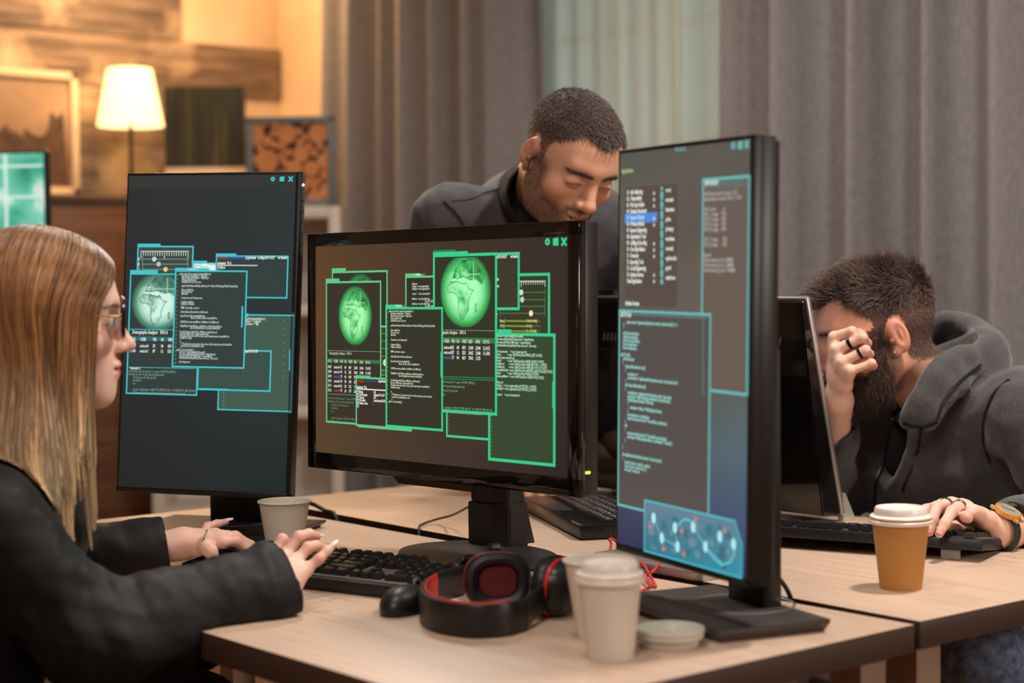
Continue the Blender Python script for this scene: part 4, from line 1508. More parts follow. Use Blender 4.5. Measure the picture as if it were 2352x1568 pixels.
cable('monitor_cable', 'thick black cable falling into the desk gap behind the left cup', [tuple(Vector(g(640, 1160, .06))), g(690, 1152, .028), g(720, 1158, .012), g(748, 1172, .004), g(768, 1181, .002), tuple(Vector(g(782, 1185)) + Vector((0, 0, -.035)))], .0042, M_bc)
cable('monitor_cable', 'black cable curving from the right portrait monitor into the desk gap', [tuple(P(1735, 1290, 2.34)), tuple(P(1762, 1303, 2.36)), tuple(P(1795, 1335, 2.37)), tuple(P(1812, 1362, 2.375)), tuple(P(1818, 1382, 2.378)), tuple(P(1817, 1400, 2.378))], .0032, M_bc)

# ---------------------------------------------------------------- flat silver device
M_sil = mat('brushed_silver', (186, 178, 172), .35, .75)
sl = thing('silver_tablet', 'thin silver slab lying flat behind the right portrait monitor', 'tablet', (-1.855, 1.893, .74), rad(-3))
poly = []
for cx, cy, a0 in ((.105, .068, 0), (-.105, .068, 90), (-.105, -.068, 180), (.105, -.068, 270)):
    for k in range(7):
        a = rad(a0 + 15 * k)
        poly.append((cx + .018 * math.cos(a), cy + .018 * math.sin(a)))
MB().prism(poly, .0125, bev=.0012, T=Matrix.Translation((0, 0, .0005))).build('body', M_sil, sl)
MB().prism([(x * .8, y * .8) for x, y in poly], .0008).build('rubber_foot', M_black, sl)

# ---------------------------------------------------------------- black laptop
M_lap = mat('laptop_black', (20, 18, 18), .28)
la = math.atan2(-.175, .355)
lo = Vector((-2.318, 2.028, .74))
lt = thing('laptop', 'open black laptop behind the wide monitor stand, in front of the standing man', 'laptop', tuple(lo), la)
Wl, Dl = .395, .212
MB().box((0, Dl / 2, .0145), (Wl, Dl, .025), .004, m=0).build('base', M_lap, lt)
MB().box((0, Dl / 2 + .002, .0275), (Wl - .05, .122, .001)).build('key_deck', mat('deck_black', (14, 13, 13), .5), lt)
b = MB()
rnd = random.Random(2)
for ry in range(6):
    for kx in range(17):
        b.box((-Wl / 2 + .036 + kx * .0198 + (.004 * (ry % 3)), Dl / 2 - .046 + ry * .0192, .029), (.0165, .0150, .003), .0008, m=0, seg=1)
        if rnd.random() < .95:
            b.box((-Wl / 2 + .034 + kx * .0198 + (.004 * (ry % 3)), Dl / 2 - .0445 + ry * .0192, .0307), (.0042, .004, .0002), m=1 if (ry and rnd.random() > .2) else 2)
b.build('keys', [M_key, mat('legend_pale', (180, 172, 168), .5), mat('legend_red', (190, 90, 88), .5)], lt)
b = MB()
for k in range(6):
    b.box((Wl / 2 + .0002, .045 + .007 * k, .014), (.001, .0032, .012))
b.build('side_vent', mat('vent_dark', (6, 6, 6), .6), lt)
MB().box((Wl / 2 - .03, .0006, .0262), (.05, .0016, .0012), m=0).build('edge_trim', M_sil, lt)
MB().box((-.03, .022, .0273), (.09, .034, .0008), .0003).build('touchpad', mat('touchpad_grey', (52, 50, 48), .4), lt)
T = Matrix.Translation((0, Dl - .006, .028)) @ Matrix.Rotation(rad(-4), 4, 'X')
MB().box((0, .004, .115), (Wl - .004, .008, .23), .003, T=T).build('lid', M_lap, lt)
MB().box((0, -.0004, .118), (Wl - .03, .0012, .19), T=T).build('display', mat('laptop_display', (12, 11, 11), .12), lt, smooth=False)

# ---------------------------------------------------------------- the hooded man's monitor, seen from behind
am = thing('desktop_monitor', 'wide glossy black monitor seen from behind, facing the hooded man', 'monitor', (-2.283, 2.385, .74), rad(0))
Wm, Hm = .60, .40
tt = rad(13.5)
Tm = Matrix.Translation((0, .045, .012)) @ Matrix.Rotation(tt, 4, 'X')
# local before tilt: x right, y towards the man, z up the panel
MB().box((0, 0, Hm / 2), (Wm, .010, Hm), .003, T=Tm).build('front_frame', M_sil, am)
MB().prism([(-.004, .001), (-.052, .014), (-.050, .03), (-.020, Hm - .012), (-.014, Hm - .003), (-.004, Hm - .002)], Wm - .006, T=Tm @ Matrix(((0, 0, 1, -(Wm - .006) / 2), (1, 0, 0, 0), (0, 1, 0, 0), (0, 0, 0, 1))), bev=.003).build('back_shell', M_piano, am)
MB().box((0, .0055, Hm / 2 + .012), (Wm - .04, .001, Hm - .06), T=Tm).build('display', mat('monitor_display', (70, 90, 120), .2, Emission_Color=(.10, .16, .26, 1), Emission_Strength=.5), am, smooth=False)
b = MB()
for k in range(44):
    b.box((-Wm / 2 + .09 + .0105 * k, -.0268, Hm - .075), (.004, .002, .016), T=Tm, rot=Matrix.Rotation(rad(24), 4, 'Y'))
b.build('vent_slots', mat('vent_grey', (96, 90, 86), .5), am)
MB().box((-.07, -.0285, Hm - .10), (.4, .006, .004), T=Tm).build('housing_ridge', M_blk, am)
b = MB().box((-.15, -.048, .11), (.034, .03, .014), .002, T=Tm)
pl = b.build('video_plug', mat('plug_blue', (58, 66, 150), .5), am)
MB().tube(smoothpath([Tm @ Vector((-.15, -.045, .11)), Tm @ Vector((-.148, -.07, .09)), Tm @ Vector((-.14, -.075, .05)), Vector((-.12, -.04, .006))], 8), .0038, 10).build('video_cable', M_bc, am)
MB().tube(smoothpath([Tm @ Vector((-.19, -.03, .11)), Tm @ Vector((-.185, -.06, .085)), Tm @ Vector((-.16, -.07, .03)), Vector((-.10, -.05, .006))], 8), .003, 10).build('power_cable', M_bc, am)
for x in (-1, 1):
    b = MB().prism([(0, 0), (.035, 0), (.006, .05), (0, .05)], .012, T=Matrix(((0, 0, 1, x * (Wm / 2 - .006) - .006), (1, 0, 0, .043), (0, 1, 0, .0005), (0, 0, 0, 1))))
    b.build('clear_foot', mat('clear_acrylic', (190, 184, 172), .3, 0, .5, Transmission_Weight=.5), am)
# ---------------------------------------------------------------- soft-body modelling: distance fields meshed as one surface
class SDF:
    def __init__(s):
        s.it = []
        s.disp = None

    def cap(s, a, b, ra, rb=None, k=.01, op='u'):
        a, b = np.array(a, float), np.array(b, float)
        rb = ra if rb is None else rb
        s.it.append(('c', a, b, ra, rb, k, op, (a + b) / 2, np.linalg.norm(b - a) / 2 + max(ra, rb)))
        return s

    def ell(s, c, r, R=None, k=.01, op='u'):
        c, r = np.array(c, float), np.array(r, float)
        s.it.append(('e', c, r, np.eye(3) if R is None else np.array(R, float), 0, k, op, c, r.max()))
        return s

    def chain(s, pts, rs, k=.006):
        for i in range(len(pts) - 1):
            s.cap(pts[i], pts[i + 1], rs[i], rs[i + 1], k)
        return s

    def cut(s, p, n, k=.002):
        """keep the side the normal points away from"""
        n = np.array(n, float)
        s.it.append(('p', np.array(p, float), n / np.linalg.norm(n), 0, 0, k, 'i', np.array(p, float), 9.))
        return s

    def __call__(s, p):
        lo, hi = p.min(0), p.max(0)
        bc, br = (lo + hi) / 2, np.linalg.norm(hi - lo) / 2
        d = np.full(len(p), 1.0)
        first = True
        for t, a, b, c, e, k, op, cc, cr in s.it:
            if t != 'p' and np.linalg.norm(cc - bc) - cr - br > .05 + k:
                if op == 'u':
                    d = np.minimum(d, np.linalg.norm(p - cc, axis=1) - cr)
                continue
            if t == 'c':
                v = b - a
                q = p - a
                h = np.clip(q @ v / max(v @ v, 1e-12), 0, 1)
                x = np.linalg.norm(q - h[:, None] * v, axis=1) - (c + (e - c) * h)
            elif t == 'e':
                q = (p - a) @ c.T
                k0 = np.linalg.norm(q / b, axis=1)
                k1 = np.linalg.norm(q / b ** 2, axis=1)
                x = np.where(k1 > 1e-9, k0 * (k0 - 1) / np.maximum(k1, 1e-9), -b.min())
            else:
                x = (p - a) @ b
            if op == 'u':
                h = np.maximum(k - np.abs(d - x), 0) / k
                d = np.minimum(d, x) - h * h * k * .25
            else:
                x = x if op == 'i' else -x
                h = np.maximum(k - np.abs(d - x), 0) / k
                d = np.maximum(d, x) + h * h * k * .25
        if s.disp is not None:
            d = d + s.disp(p)
        return d


def mesh_sdf(f, lo, hi, h, slack=.006):
    B = 8
    lo, hi = np.array(lo, float), np.array(hi, float)
    n = np.ceil((hi - lo) / (h * B)).astype(int)
    I = np.stack(np.meshgrid(*[np.arange(q) for q in n], indexing='ij'), -1).reshape(-1, 3)
    keep = []
    for i in range(0, len(I), 4096):
        c = lo + (I[i:i + 4096] + .5) * h * B
        # evaluate by slabs so that far shapes are skipped
        keep.append(np.abs(f(c)) < h * B * .87 * 1.8 + slack)
    I = I[np.concatenate(keep)]
    N = n * B + 1
    off = np.stack(np.meshgrid(*[np.arange(B + 1)] * 3, indexing='ij'), -1).reshape(-1, 3)
    C8 = [(a, b, c) for a in (0, 1) for b in (0, 1) for c in (0, 1)]
    E12 = [(i, j) for i in range(8) for j in range(i + 1, 8) if sum(abs(C8[i][q] - C8[j][q]) for q in range(3)) == 1]
    ids, pos, quads = [], [], []
    gid = lambda g: (g[..., 0] * N[1] + g[..., 1]) * N[2] + g[..., 2]
    CH = 24
    for s in range(0, len(I), CH):
        blk = I[s:s + CH]
        g = (blk[:, None, :] * B + off[None]).astype(np.int64)
        v = f((lo + g.reshape(-1, 3) * h)).reshape(len(blk), B + 1, B + 1, B + 1)
        sg = v < 0
        cnt = sum(sg[:, a:a + B, b:b + B, c:c + B].astype(int) for a, b, c in C8)
        act = np.argwhere((cnt > 0) & (cnt < 8))
        if not len(act):
            continue
        vals = np.stack([v[act[:, 0], act[:, 1] + a, act[:, 2] + b, act[:, 3] + c] for a, b, c in C8], 1)
        acc, m = np.zeros((len(act), 3)), np.zeros(len(act))
        for i, j in E12:
            x = (vals[:, i] < 0) != (vals[:, j] < 0)
            t = np.where(x, vals[:, i] / (vals[:, i] - vals[:, j] + 1e-12), 0)
            a, b = np.array(C8[i], float), np.array(C8[j], float)
            acc += np.where(x[:, None], a + (b - a) * t[:, None], 0)
            m += x
        gc = blk[act[:, 0]] * B + act[:, 1:]
        ids.append(gid(gc))
        pos.append(lo + (gc + acc / m[:, None]) * h)
        for ax in range(3):
            u, w = (ax + 1) % 3, (ax + 2) % 3
            d = np.zeros(3, int)
            d[ax] = 1
            s0 = sg[:, :B, :B, :B]
            s1 = sg[:, d[0]:d[0] + B, d[1]:d[1] + B, d[2]:d[2] + B]
            e = np.argwhere(s0 != s1)
            if not len(e):
                continue
            base = blk[e[:, 0]] * B + e[:, 1:]
            U, Wd = np.zeros(3, int), np.zeros(3, int)
            U[u], Wd[w] = 1, 1
            q = np.stack([gid(base - U - Wd), gid(base - Wd), gid(base), gid(base - U)], 1)
            fl = ~s0[e[:, 0], e[:, 1], e[:, 2], e[:, 3]]
            q[fl] = q[fl][:, ::-1]
            quads.append(q)
    ids, pos, quads = np.concatenate(ids), np.concatenate(pos), np.concatenate(quads)
    o = np.argsort(ids)
    ids, pos = ids[o], pos[o]
    k = np.clip(np.searchsorted(ids, quads), 0, len(ids) - 1)
    ok = (ids[k] == quads).all(1)
    return pos, k[ok]


def joinm(parts):
    vs, fs, o = [], [], 0
    for v, f in parts:
        vs.append(v)
        fs.append(f + o)
        o += len(v)
    return np.concatenate(vs), np.concatenate(fs)


def frame(c, fwd, up, sc=1.):
    """head frame: x to the person's right... y forward, z up; returns centre, axes as rows, scale"""
    f = np.array(fwd, float)
    f /= np.linalg.norm(f)
    u = np.array(up, float)
    u -= f * (u @ f)
    u /= np.linalg.norm(u)
    r = np.cross(f, u)
    return np.array(c, float), np.stack([r, f, u]), sc


def to_w(fr, p):
    c, A, s = fr
    return c + (np.asarray(p, float) * s) @ A


def to_l(fr, p):
    c, A, s = fr
    return ((p - c) @ A.T) / s


def camdir(r, u, t):
    """direction from right / up / towards-the-camera components"""
    return np.array(CR) * r + np.array(CU) * u - np.array(FW) * t


def add_head(S_, fr, fem=False, nose=1., jaw=1., chin=1., closed=False, ears=True):
    c, A, s = fr
    W = lambda *q: to_w(fr, q)

    def e(cc, r, k=.01, op='u', rot=None):
        R = A if rot is None else np.array(rot) @ A
        S_.ell(W(*cc), np.array(r) * s, R, k * s, op)

    def cp(a, b, ra, rb=None, k=.01, op='u'):
        S_.cap(W(*a), W(*b), ra * s, (ra if rb is None else rb) * s, k * s, op)
    e((0, -.012, .030), (.0735, .0945, .082), .01)
    e((0, .030, .030), (.060, .060, .058), .03)
    e((0, .034, -.035), (.056, .054, .074), .03)
    for sx in (-1, 1):
        cp((sx * .050, .004, -.052), (sx * .040, .022, -.082), .020 * jaw, .019 * jaw, .03)
        cp((sx * .040, .022, -.082), (sx * .012, .066, -.100), .019 * jaw, .016, .025)
        e((sx * .044, .058, -.030), (.020, .022, .018), .022)
        cp((sx * .010, .083, .020), (sx * .036, .074, .022), .0095 if fem else .0115, .009, .018)
    e((0, .074, -.102), (.020 * chin, .016, .016 * chin), .02)
    e((0, .066, -.068), (.032, .028, .030), .024)
    for sx in (-1, 1):
        e((sx * .032, .100, -.001), (.019, .019, .0145), .014, 's')
        e((sx * .0315, .0760, -.002), (.0140, .0130, .0115), .006)
        if closed:
            e((sx * .0315, .0772, -.005), (.0155, .0125, .0090), .007)
    n = nose
    cp((0, .087, .008), (0, .1075 * (1 if not fem else .995), -.032), .0075 * n, .0098 * n, .012)
    e((0, .1105, -.0355), (.0105 * n, .0095 * n, .0088 * n), .008)
    for sx in (-1, 1):
        e((sx * .0118 * n, .0985, -.0385), (.0072 * n, .0095, .0072), .007)
        e((sx * .0060 * n, .1035, -.0468), (.0032, .0052, .0030), .003, 's')
    up = .0066 if fem else .0052
    e((0, .0925, -.0620), (.0215, .0095, up), .006)
    e((0, .0905, -.0728), (.0190, .0102, .0078 if fem else .0066), .006)
    cp((-.021, .0935, -.0675), (.021, .0935, -.0675), .0015, .0015, .004, 's')
    e((0, .1005, -.0675), (.016, .0022, .0014), .003, 's')
    for sx in (-1, 1) if ears else ():        # ears
        t = rad(17) * sx
        R = np.array([[math.cos(t), math.sin(t), 0], [-math.sin(t), math.cos(t), 0], [0, 0, 1]])
        a = rad(-12)
        R2 = np.array([[1, 0, 0], [0, math.cos(a), math.sin(a)], [0, -math.sin(a), math.cos(a)]]) @ R
        e((sx * .0775, -.010, -.006), (.0080, .0165, .0285), .006, rot=R2)
        e((sx * .0895, -.0085, -.002), (.0105, .0105, .0208), .003, 's', rot=R2)
        e((sx * .0775, -.0135, -.003), (.0065, .0035, .0140), .004, rot=R2)
        e((sx * .0775, -.001, -.032), (.0055, .0080, .0090), .006)
        e((sx * .084, .006, -.012), (.005, .004, .0055), .004)
    return S_


def head_color(p, fr, skin, lip, beard=0., stub=(70, 56, 50), scalp=None, blush=(206, 120, 100), brow=(60, 44, 38), fem=False, hairline=None):
    """colours of the head's own surface: skin, lips, brows, stubble"""
    q = to_l(fr, p)
    x, y, z = q[:, 0], q[:, 1], q[:, 2]
    C = np.tile(np.array(lin(skin)), (len(p), 1))
    sm = lambda v, a, b: np.clip((v - a) / (b - a), 0, 1)

    def mixc(m, col):
        nonlocal C
        C = C * (1 - m[:, None]) + np.array(lin(col)) * m[:, None]
    face = (y > .02) & (np.abs(x) < .07)
    mixc(.38 * np.exp(-(((np.abs(x) - .045) / .022) ** 2 + ((z + .035) / .028) ** 2)) * face, blush)
    mixc(.40 * np.exp(-((x / .014) ** 2 + ((z + .037) / .014) ** 2)) * (y > .085), blush)
    mixc(.42 * np.clip((np.abs(x) - .066) / .006, 0, 1) * ((np.abs(z) < .045) & (y < .014) & (y > -.04)), blush)
    if beard:
        jawl = sm(-z, .045, .062) * sm(y, -.02, .01)
        side = sm(np.abs(x), .048, .058) * sm(-z, -.01, .01) * sm(y, -.012, .004) * (1 - sm(y, .035, .055))
        mous = np.exp(-(((z + .0535) / .0055) ** 2)) * (np.abs(x) < .03) * (y > .08)
        m = np.clip(np.maximum(np.maximum(jawl, side), mous * 1.0), 0, 1)
        m = m * (1 - np.exp(-((x / .022) ** 2 + ((z + .0675) / .0085) ** 2)) * (y > .085))
        mixc(np.clip(m * beard, 0, 1), stub)
    lm = np.exp(-np.maximum(0, ((x / .0215) ** 2 + ((z + .0675) / (.0125 if fem else .0105)) ** 2) - .55) * 6) * (y > .083)
    mixc(np.clip(lm, 0, 1) * (.92 if fem else .7), lip)
    ang = np.abs(x) - .030
    bz = .0150 + .0035 * np.cos(np.clip(ang / .024, -1, 1) * 1.4) - .05 * np.maximum(0, np.abs(x) - .034)
    bm_ = np.exp(-((z - bz) / (.0024 if fem else .0030)) ** 4) * (np.abs(ang) < .0215) * (y > .05)
    mixc((.85 if fem else .45) * bm_, brow)
    lash = np.exp(-((z + .0035 + .004 * ((np.abs(x) - .0315) / .014) ** 2) / .0016) ** 2) * (np.abs(np.abs(x) - .0315) < .0145) * (y > .078)
    mixc(.85 * lash, (40, 28, 26))
    if scalp is not None and hairline is not None:
        mixc(np.clip(hairline(x, y, z), 0, 1), scalp)
    return C


def add_hand(S_, wrist, mcps, fingers, thumb, r=1., k=.005, palm=.0125):
    """wrist, four knuckles, four finger chains (each from its knuckle outwards) and the thumb chain, all in the world"""
    w = np.array(wrist, float)
    m = [np.array(q, float) for q in mcps]
    for i, q in enumerate(m):
        S_.cap(w + (q - w) * .12, q, palm * 1.15 * r, .0098 * r, .012)
    for a, b in zip(m[:-1], m[1:]):
        S_.cap(a + (w - a) * .10, b + (w - b) * .10, .0096 * r, .0096 * r, .008)
        S_.cap(a + (w - a) * .45, b + (w - b) * .45, .0115 * r, .0115 * r, .012)
    for q, ch, sc in zip(m, fingers, (1, 1.02, .96, .84)):
        pts = [q] + [np.array(t, float) for t in ch]
        rs = [.0096, .0087, .0078, .0066][:len(pts)]
        S_.chain(pts, [v * r * sc for v in rs], k)
    t = [np.array(q, float) for q in thumb]
    S_.chain([w + (t[0] - w) * .3] + t, [v * r for v in (.014, .0135, .0112, .0098, .0078)[:len(t) + 1]], .008)
    return S_


def nails(name, tips, m, parent):
    """small curved nail plates, each a part: (tip, back direction, outward normal, width, length)"""
    for tip, back, nrm, w, L in tips:
        mb = MB()
        b, n = np.array(back, float), np.array(nrm, float)
        b /= np.linalg.norm(b)
        n -= b * (n @ b)
        n /= np.linalg.norm(n)
        s_ = np.cross(b, n)
        vs = []
        K = 7
        for i in range(6):
            v = i / 5
            ww = w * (.72 + .28 * math.sin(math.pi * min(1, .25 + v * .6)))
            for j in range(K):
                u = j / (K - 1) * 2 - 1
                vs.append(np.array(tip) + b * (v * L - L * .28 + .12 * L * u * u * (1 if v < .5 else -.3)) + s_ * u * ww / 2 + n * (.0006 + (1 - u * u) * w * .16 - .0009 * (1 - v) ** 2))
        mb.add(vs, [(i * K + j, i * K + j + 1, (i + 1) * K + j + 1, (i + 1) * K + j) for i in range(5) for j in range(K - 1)])
        o = mb.build(name, m, parent)
        md = o.modifiers.new('plate', 'SOLIDIFY')
        md.thickness = .0006


def grad(f, p, e=.002):
    g = np.stack([f(p + np.eye(3)[k] * e) - f(p - np.eye(3)[k] * e) for k in range(3)], 1)
    return g / np.maximum(np.linalg.norm(g, axis=1, keepdims=True), 1e-9)


def keep_out(f, boxes):
    """cloth lies on the furniture instead of sinking into it; boxes are (low corner, high corner)"""
    def g(p):
        d = f(p)
        for lo, hi in boxes:
            c, h = (np.array(lo) + hi) / 2, (np.array(hi) - lo) / 2
            q = np.abs(p - c) - h
            x = np.linalg.norm(np.maximum(q, 0), axis=1) + np.minimum(q.max(1), 0)
            d = np.maximum(d, .0015 - x)
        return d
    return g


FRONT_DESK, REAR_DESK = ((-2.96, 1.097, .69), (-1.34, 1.785, .741)), ((-2.97, 1.80, .69), (-1.33, 2.515, .741))


def chunked(f, p, n=3000):
    return np.concatenate([f(p[i:i + n]) for i in range(0, len(p), n)])


def hit(f, px, py, d0, d1, lift=.0):
    """where the sight line through a point of the photograph meets a surface"""
    t = np.linspace(d0, d1, 400)
    p = CAM[None] + ray(px, py)[None] * t[:, None]
    v = chunked(f, p, 20)
    i = np.argmax(v < lift)
    return p[i]


def whole_body(parts, extra, pts, h, pad=.15):
    """head, arms and hands as one continuous surface"""
    S_ = SDF()
    for q in parts:
        S_.it += q.it
    for a, b, ra, rb in extra:
        S_.cap(a, b, ra, rb, .02)
    pts = np.array(pts)
    return mesh_sdf(S_, pts.min(0) - pad, pts.max(0) + pad, h, .006)


def short_hair(name, f, fr, verts, mask, n, length, comb, m, parent, org, col, seed, r0=.00055, K=5, curl=.25, jit=.5):
    """short hairs rooted on the scalp; comb(q) gives the local lie of the hair, length(q) its length"""
    r = np.random.default_rng(seed)
    q = to_l(fr, verts)
    w = mask(q[:, 0], q[:, 1], q[:, 2])
    idx = np.where(w > .15)[0]
    pick = r.choice(idx, n, p=w[idx] / w[idx].sum())
    p = verts[pick] + r.normal(size=(n, 3)) * .0014
    nr = np.concatenate([grad(f, p[i:i + 400]) for i in range(0, n, 400)])
    p = p - nr * (chunked(f, p, 400)[:, None] + .0008)
    q = to_l(fr, p)
    cb = comb(q) @ fr[1]
    L = length(q) * (.7 + .6 * r.random(n))
    d = nr + cb + r.normal(size=(n, 3)) * jit * .35
    d /= np.linalg.norm(d, axis=1, keepdims=True)
    out = [p]
    for i in range(1, K):
        dd = d + cb * (curl * i) + r.normal(size=(n, 3)) * jit * .12
        dd /= np.linalg.norm(dd, axis=1, keepdims=True)
        out.append(out[-1] + dd * (L / (K - 1))[:, None])
    c = np.array(lin(col))[None] * (.6 + .9 * r.random(n))[:, None]
    return strands(name, np.stack(out, 1) - org, r0, r0 * .35, m, parent, c)


def hairline(ys, zs, soft=.008, recess=.014):
    def f(x, y, z):
        zz = np.interp(y, ys, zs) + recess * np.exp(-((np.abs(x) - .040) / .016) ** 2) * (y > .03)
        ear = np.hypot((y + .009) / .019, (z + .004) / .034)
        return np.clip((z - zz) / soft + .5, 0, 1) * ((ear > 1) | (np.abs(x) < .066))
    return f


def strands(name, paths, r0, r1, m, parent, cols, sides=3):
    """paths (S,K,3) to thin tapering hairs in one mesh; cols (S,3) or (S,K,3)"""
    S_, K, _ = paths.shape
    t = np.gradient(paths, axis=1)
    t /= np.maximum(np.linalg.norm(t, axis=2, keepdims=True), 1e-9)
    ref = np.where(np.abs(t[..., 2:3]) > .9, np.array([1., 0, 0]), np.array([0, 0, 1.]))
    a = np.cross(t, ref)
    a /= np.maximum(np.linalg.norm(a, axis=2, keepdims=True), 1e-9)
    b = np.cross(t, a)
    prof = np.linspace(0, 1, K)
    rr = (r0 + (r1 - r0) * prof ** 2)[None, :, None]
    V = []
    for j in range(sides):
        w = 2 * math.pi * j / sides
        V.append(paths + (a * math.cos(w) + b * math.sin(w)) * rr)
    V = np.stack(V, 2)                                   # S,K,sides,3
    idx = np.arange(S_ * K * sides).reshape(S_, K, sides)
    q = np.stack([idx[:, :-1], np.roll(idx, -1, 2)[:, :-1], np.roll(idx, -1, 2)[:, 1:], idx[:, 1:]], -1).reshape(-1, 4)
    if cols.ndim == 2:
        cols = np.repeat(cols[:, None, :], K, 1)
    C = np.repeat(cols[:, :, None, :], sides, 2).reshape(-1, 3)
    return np_mesh(name, V.reshape(-1, 3), q, m, parent, C)


def wrinkle(seed, amp, freq, dirs=None):
    r = np.random.default_rng(seed)
    D = r.normal(size=(7, 3)) if dirs is None else np.array(dirs, float)
    D = D / np.linalg.norm(D, axis=1, keepdims=True)
    ph = r.random(len(D)) * 6.28
    fr = freq * (.6 + .9 * r.random(len(D)))

    def f(p):
        w = np.zeros(len(p))
        q = p + .012 * np.sin(p[:, [1, 2, 0]] * 31 + 1.3)
        for d, a, k in zip(D, ph, fr):
            s = np.sin(q @ d * k + a)
            w += np.sign(s) * (1 - np.sqrt(np.maximum(1 - s * s, 0)))
        return amp * w / len(D) * 1.6
    return f


def bumpy(m, scale, strength, dist):
    nt, b, N = nodes(m)
    no = N('ShaderNodeTexNoise', i_Scale=scale, i_Detail=3.)
    tc = N('ShaderNodeTexCoord')
    nt.links.new(tc.outputs['Object'], no.inputs[0])
    bp = N('ShaderNodeBump', i_Strength=strength, i_Distance=dist)
    nt.links.new(no.outputs[0], bp.inputs['Height'])
    nt.links.new(bp.outputs[0], b.inputs['Normal'])
    return m


M_skin = bumpy(attr_mat('skin', .48, .4, Subsurface_Weight=.18, Subsurface_Radius=(.012, .005, .003), Subsurface_Scale=.5), 900, .12, .0006)
M_hair = attr_mat('hair', .38, .55)
M_hair2 = attr_mat('short_hair', .5, .4)
SKIN_W, SKIN_M, SKIN_R = (232, 188, 168), (206, 152, 122), (216, 158, 132)
# ---------------------------------------------------------------- the blonde woman typing
wf = np.array((.43, .90, -.03))
wn = P(311, 793, 2.32)
fr0 = frame((0, 0, 0), wf, (0, -.04, 1), .985)
wh = wn - to_w(fr0, (0, .1195, -.036))
FRW = frame(wh, wf, (0, -.04, 1), .985)
fh = np.array((.43, .90, 0)) / np.linalg.norm((.43, .90))
rh = np.array((fh[1], -fh[0], 0))                 # her right
neck = wh - fh * .045 + np.array((0, 0, -.165))
shR, shL = neck + rh * .155 - fh * .025 + np.array((0, 0, -.078)), neck - rh * .155 - fh * .0 + np.array((0, 0, -.078))
chest = neck - fh * .06 + np.array((0, 0, -.20))
hip = np.array((neck[0] - .02, neck[1] - .17, .50))
hq = lambda x, y, d: P(400 + x / 3.564, 1150 + y / 3.564, d)
wrR, wrL = hq(885, 690, 2.335), hq(60, 352, 2.615)
elR = np.array((-1.985, .985, .735))
elL = wrL + np.array((-.10, -.21, -.03))

M_jacket = bumpy(mat('black_jacket', (7, 6, 6), .6, 0, .3, Sheen_Weight=.02), 300, .25, .001)
wo = thing('person', 'blonde woman in black with glasses, typing at the front desk', 'person', (hip[0], hip[1], 0))
wo_l = np.array((hip[0], hip[1], 0))
B = SDF()
add_head(B, FRW, True, nose=.92, jaw=.9, chin=.9, ears=False)
B.cap(to_w(FRW, (0, -.022, -.05)), neck + np.array((0, 0, .02)), .047, .052, .03)
B.cap(neck + np.array((0, 0, .02)), neck - np.array((0, 0, .05)), .054, .07, .03)
B.cap(shR + np.array((0, 0, -.01)), shL + np.array((0, 0, -.01)), .045, .045, .05)
BH = SDF()
mR = [hq(812, 436, 2.415), hq(905, 450, 2.395), hq(1000, 490, 2.378), hq(1082, 560, 2.36)]
fR = [[hq(885, 318, 2.425), hq(955, 370, 2.452), hq(975, 440, 2.465)], [hq(1022, 296, 2.405), hq(1105, 274, 2.415), hq(1168, 288, 2.425)],
      [hq(1095, 385, 2.388), hq(1162, 368, 2.398), hq(1214, 380, 2.405)], [hq(1188, 474, 2.365), hq(1250, 412, 2.375), hq(1298, 370, 2.385)]]
tR = [hq(775, 560, 2.40), hq(735, 545, 2.435), hq(722, 520, 2.45), hq(708, 496, 2.462)]
add_hand(BH, wrR, mR, fR, tR, .92)
BH.cap(wrR + (elR - wrR) * .55, wrR, .034, .0225, .02)
mL_ = [hq(405, 335, 2.60), hq(398, 295, 2.62), hq(345, 278, 2.645), hq(250, 275, 2.67)]
fL = [[hq(505, 330, 2.61), hq(605, 405, 2.62), hq(683, 474, 2.63)], [hq(500, 292, 2.63), hq(625, 365, 2.637), hq(730, 446, 2.642)],
      [hq(440, 285, 2.66), hq(530, 335, 2.667), hq(585, 395, 2.67)], [hq(272, 212, 2.685), hq(350, 188, 2.695), hq(425, 170, 2.705)]]
tL = [hq(190, 380, 2.595), hq(262, 372, 2.58), hq(300, 415, 2.578), hq(322, 455, 2.58)]
add_hand(BH, wrL, mL_, fL, tL, .92)
BH.cap(wrL + (elL - wrL) * .55, wrL, .032, .0225, .02)
sp_ = neck - np.array((0, 0, .06))
v, f = whole_body([B, BH], [(sp_, shR, .05, .045), (sp_, shL, .05, .045), (sp_, sp_ - np.array((0, 0, .22)), .07, .08), (shR, elR, .042, .038), (elR, wrR + (elR - wrR) * .5, .036, .034), (shL, elL, .042, .038), (elL, wrL + (elL - wrL) * .5, .036, .032)],
                  [wh, neck, shR, shL, elR, elL, wrR, wrL] + mR + mL_ + sum(fR, []) + sum(fL, []) + [wh + np.array((0, 0, .09)), sp_ - np.array((0, 0, .24))], .0021)
c = head_color(v, FRW, SKIN_W, (186, 62, 70), 0, brow=(120, 84, 62), fem=True, blush=(222, 150, 134))
far = np.linalg.norm(v - wh, axis=1) > .25
c[far] = lin((230, 184, 164))
for q in sum([ch[-1:] for ch in fR + fL], []) + [tR[-1], tL[-1]] + [ch[0] for ch in fR + fL]:
    w_ = np.exp(-(np.linalg.norm(v - q, axis=1) / .012) ** 2)[:, None] * .4
    c = c * (1 - w_) + np.array(lin((222, 140, 124))) * w_
np_mesh('body', v - wo_l, f, M_skin, wo, c)
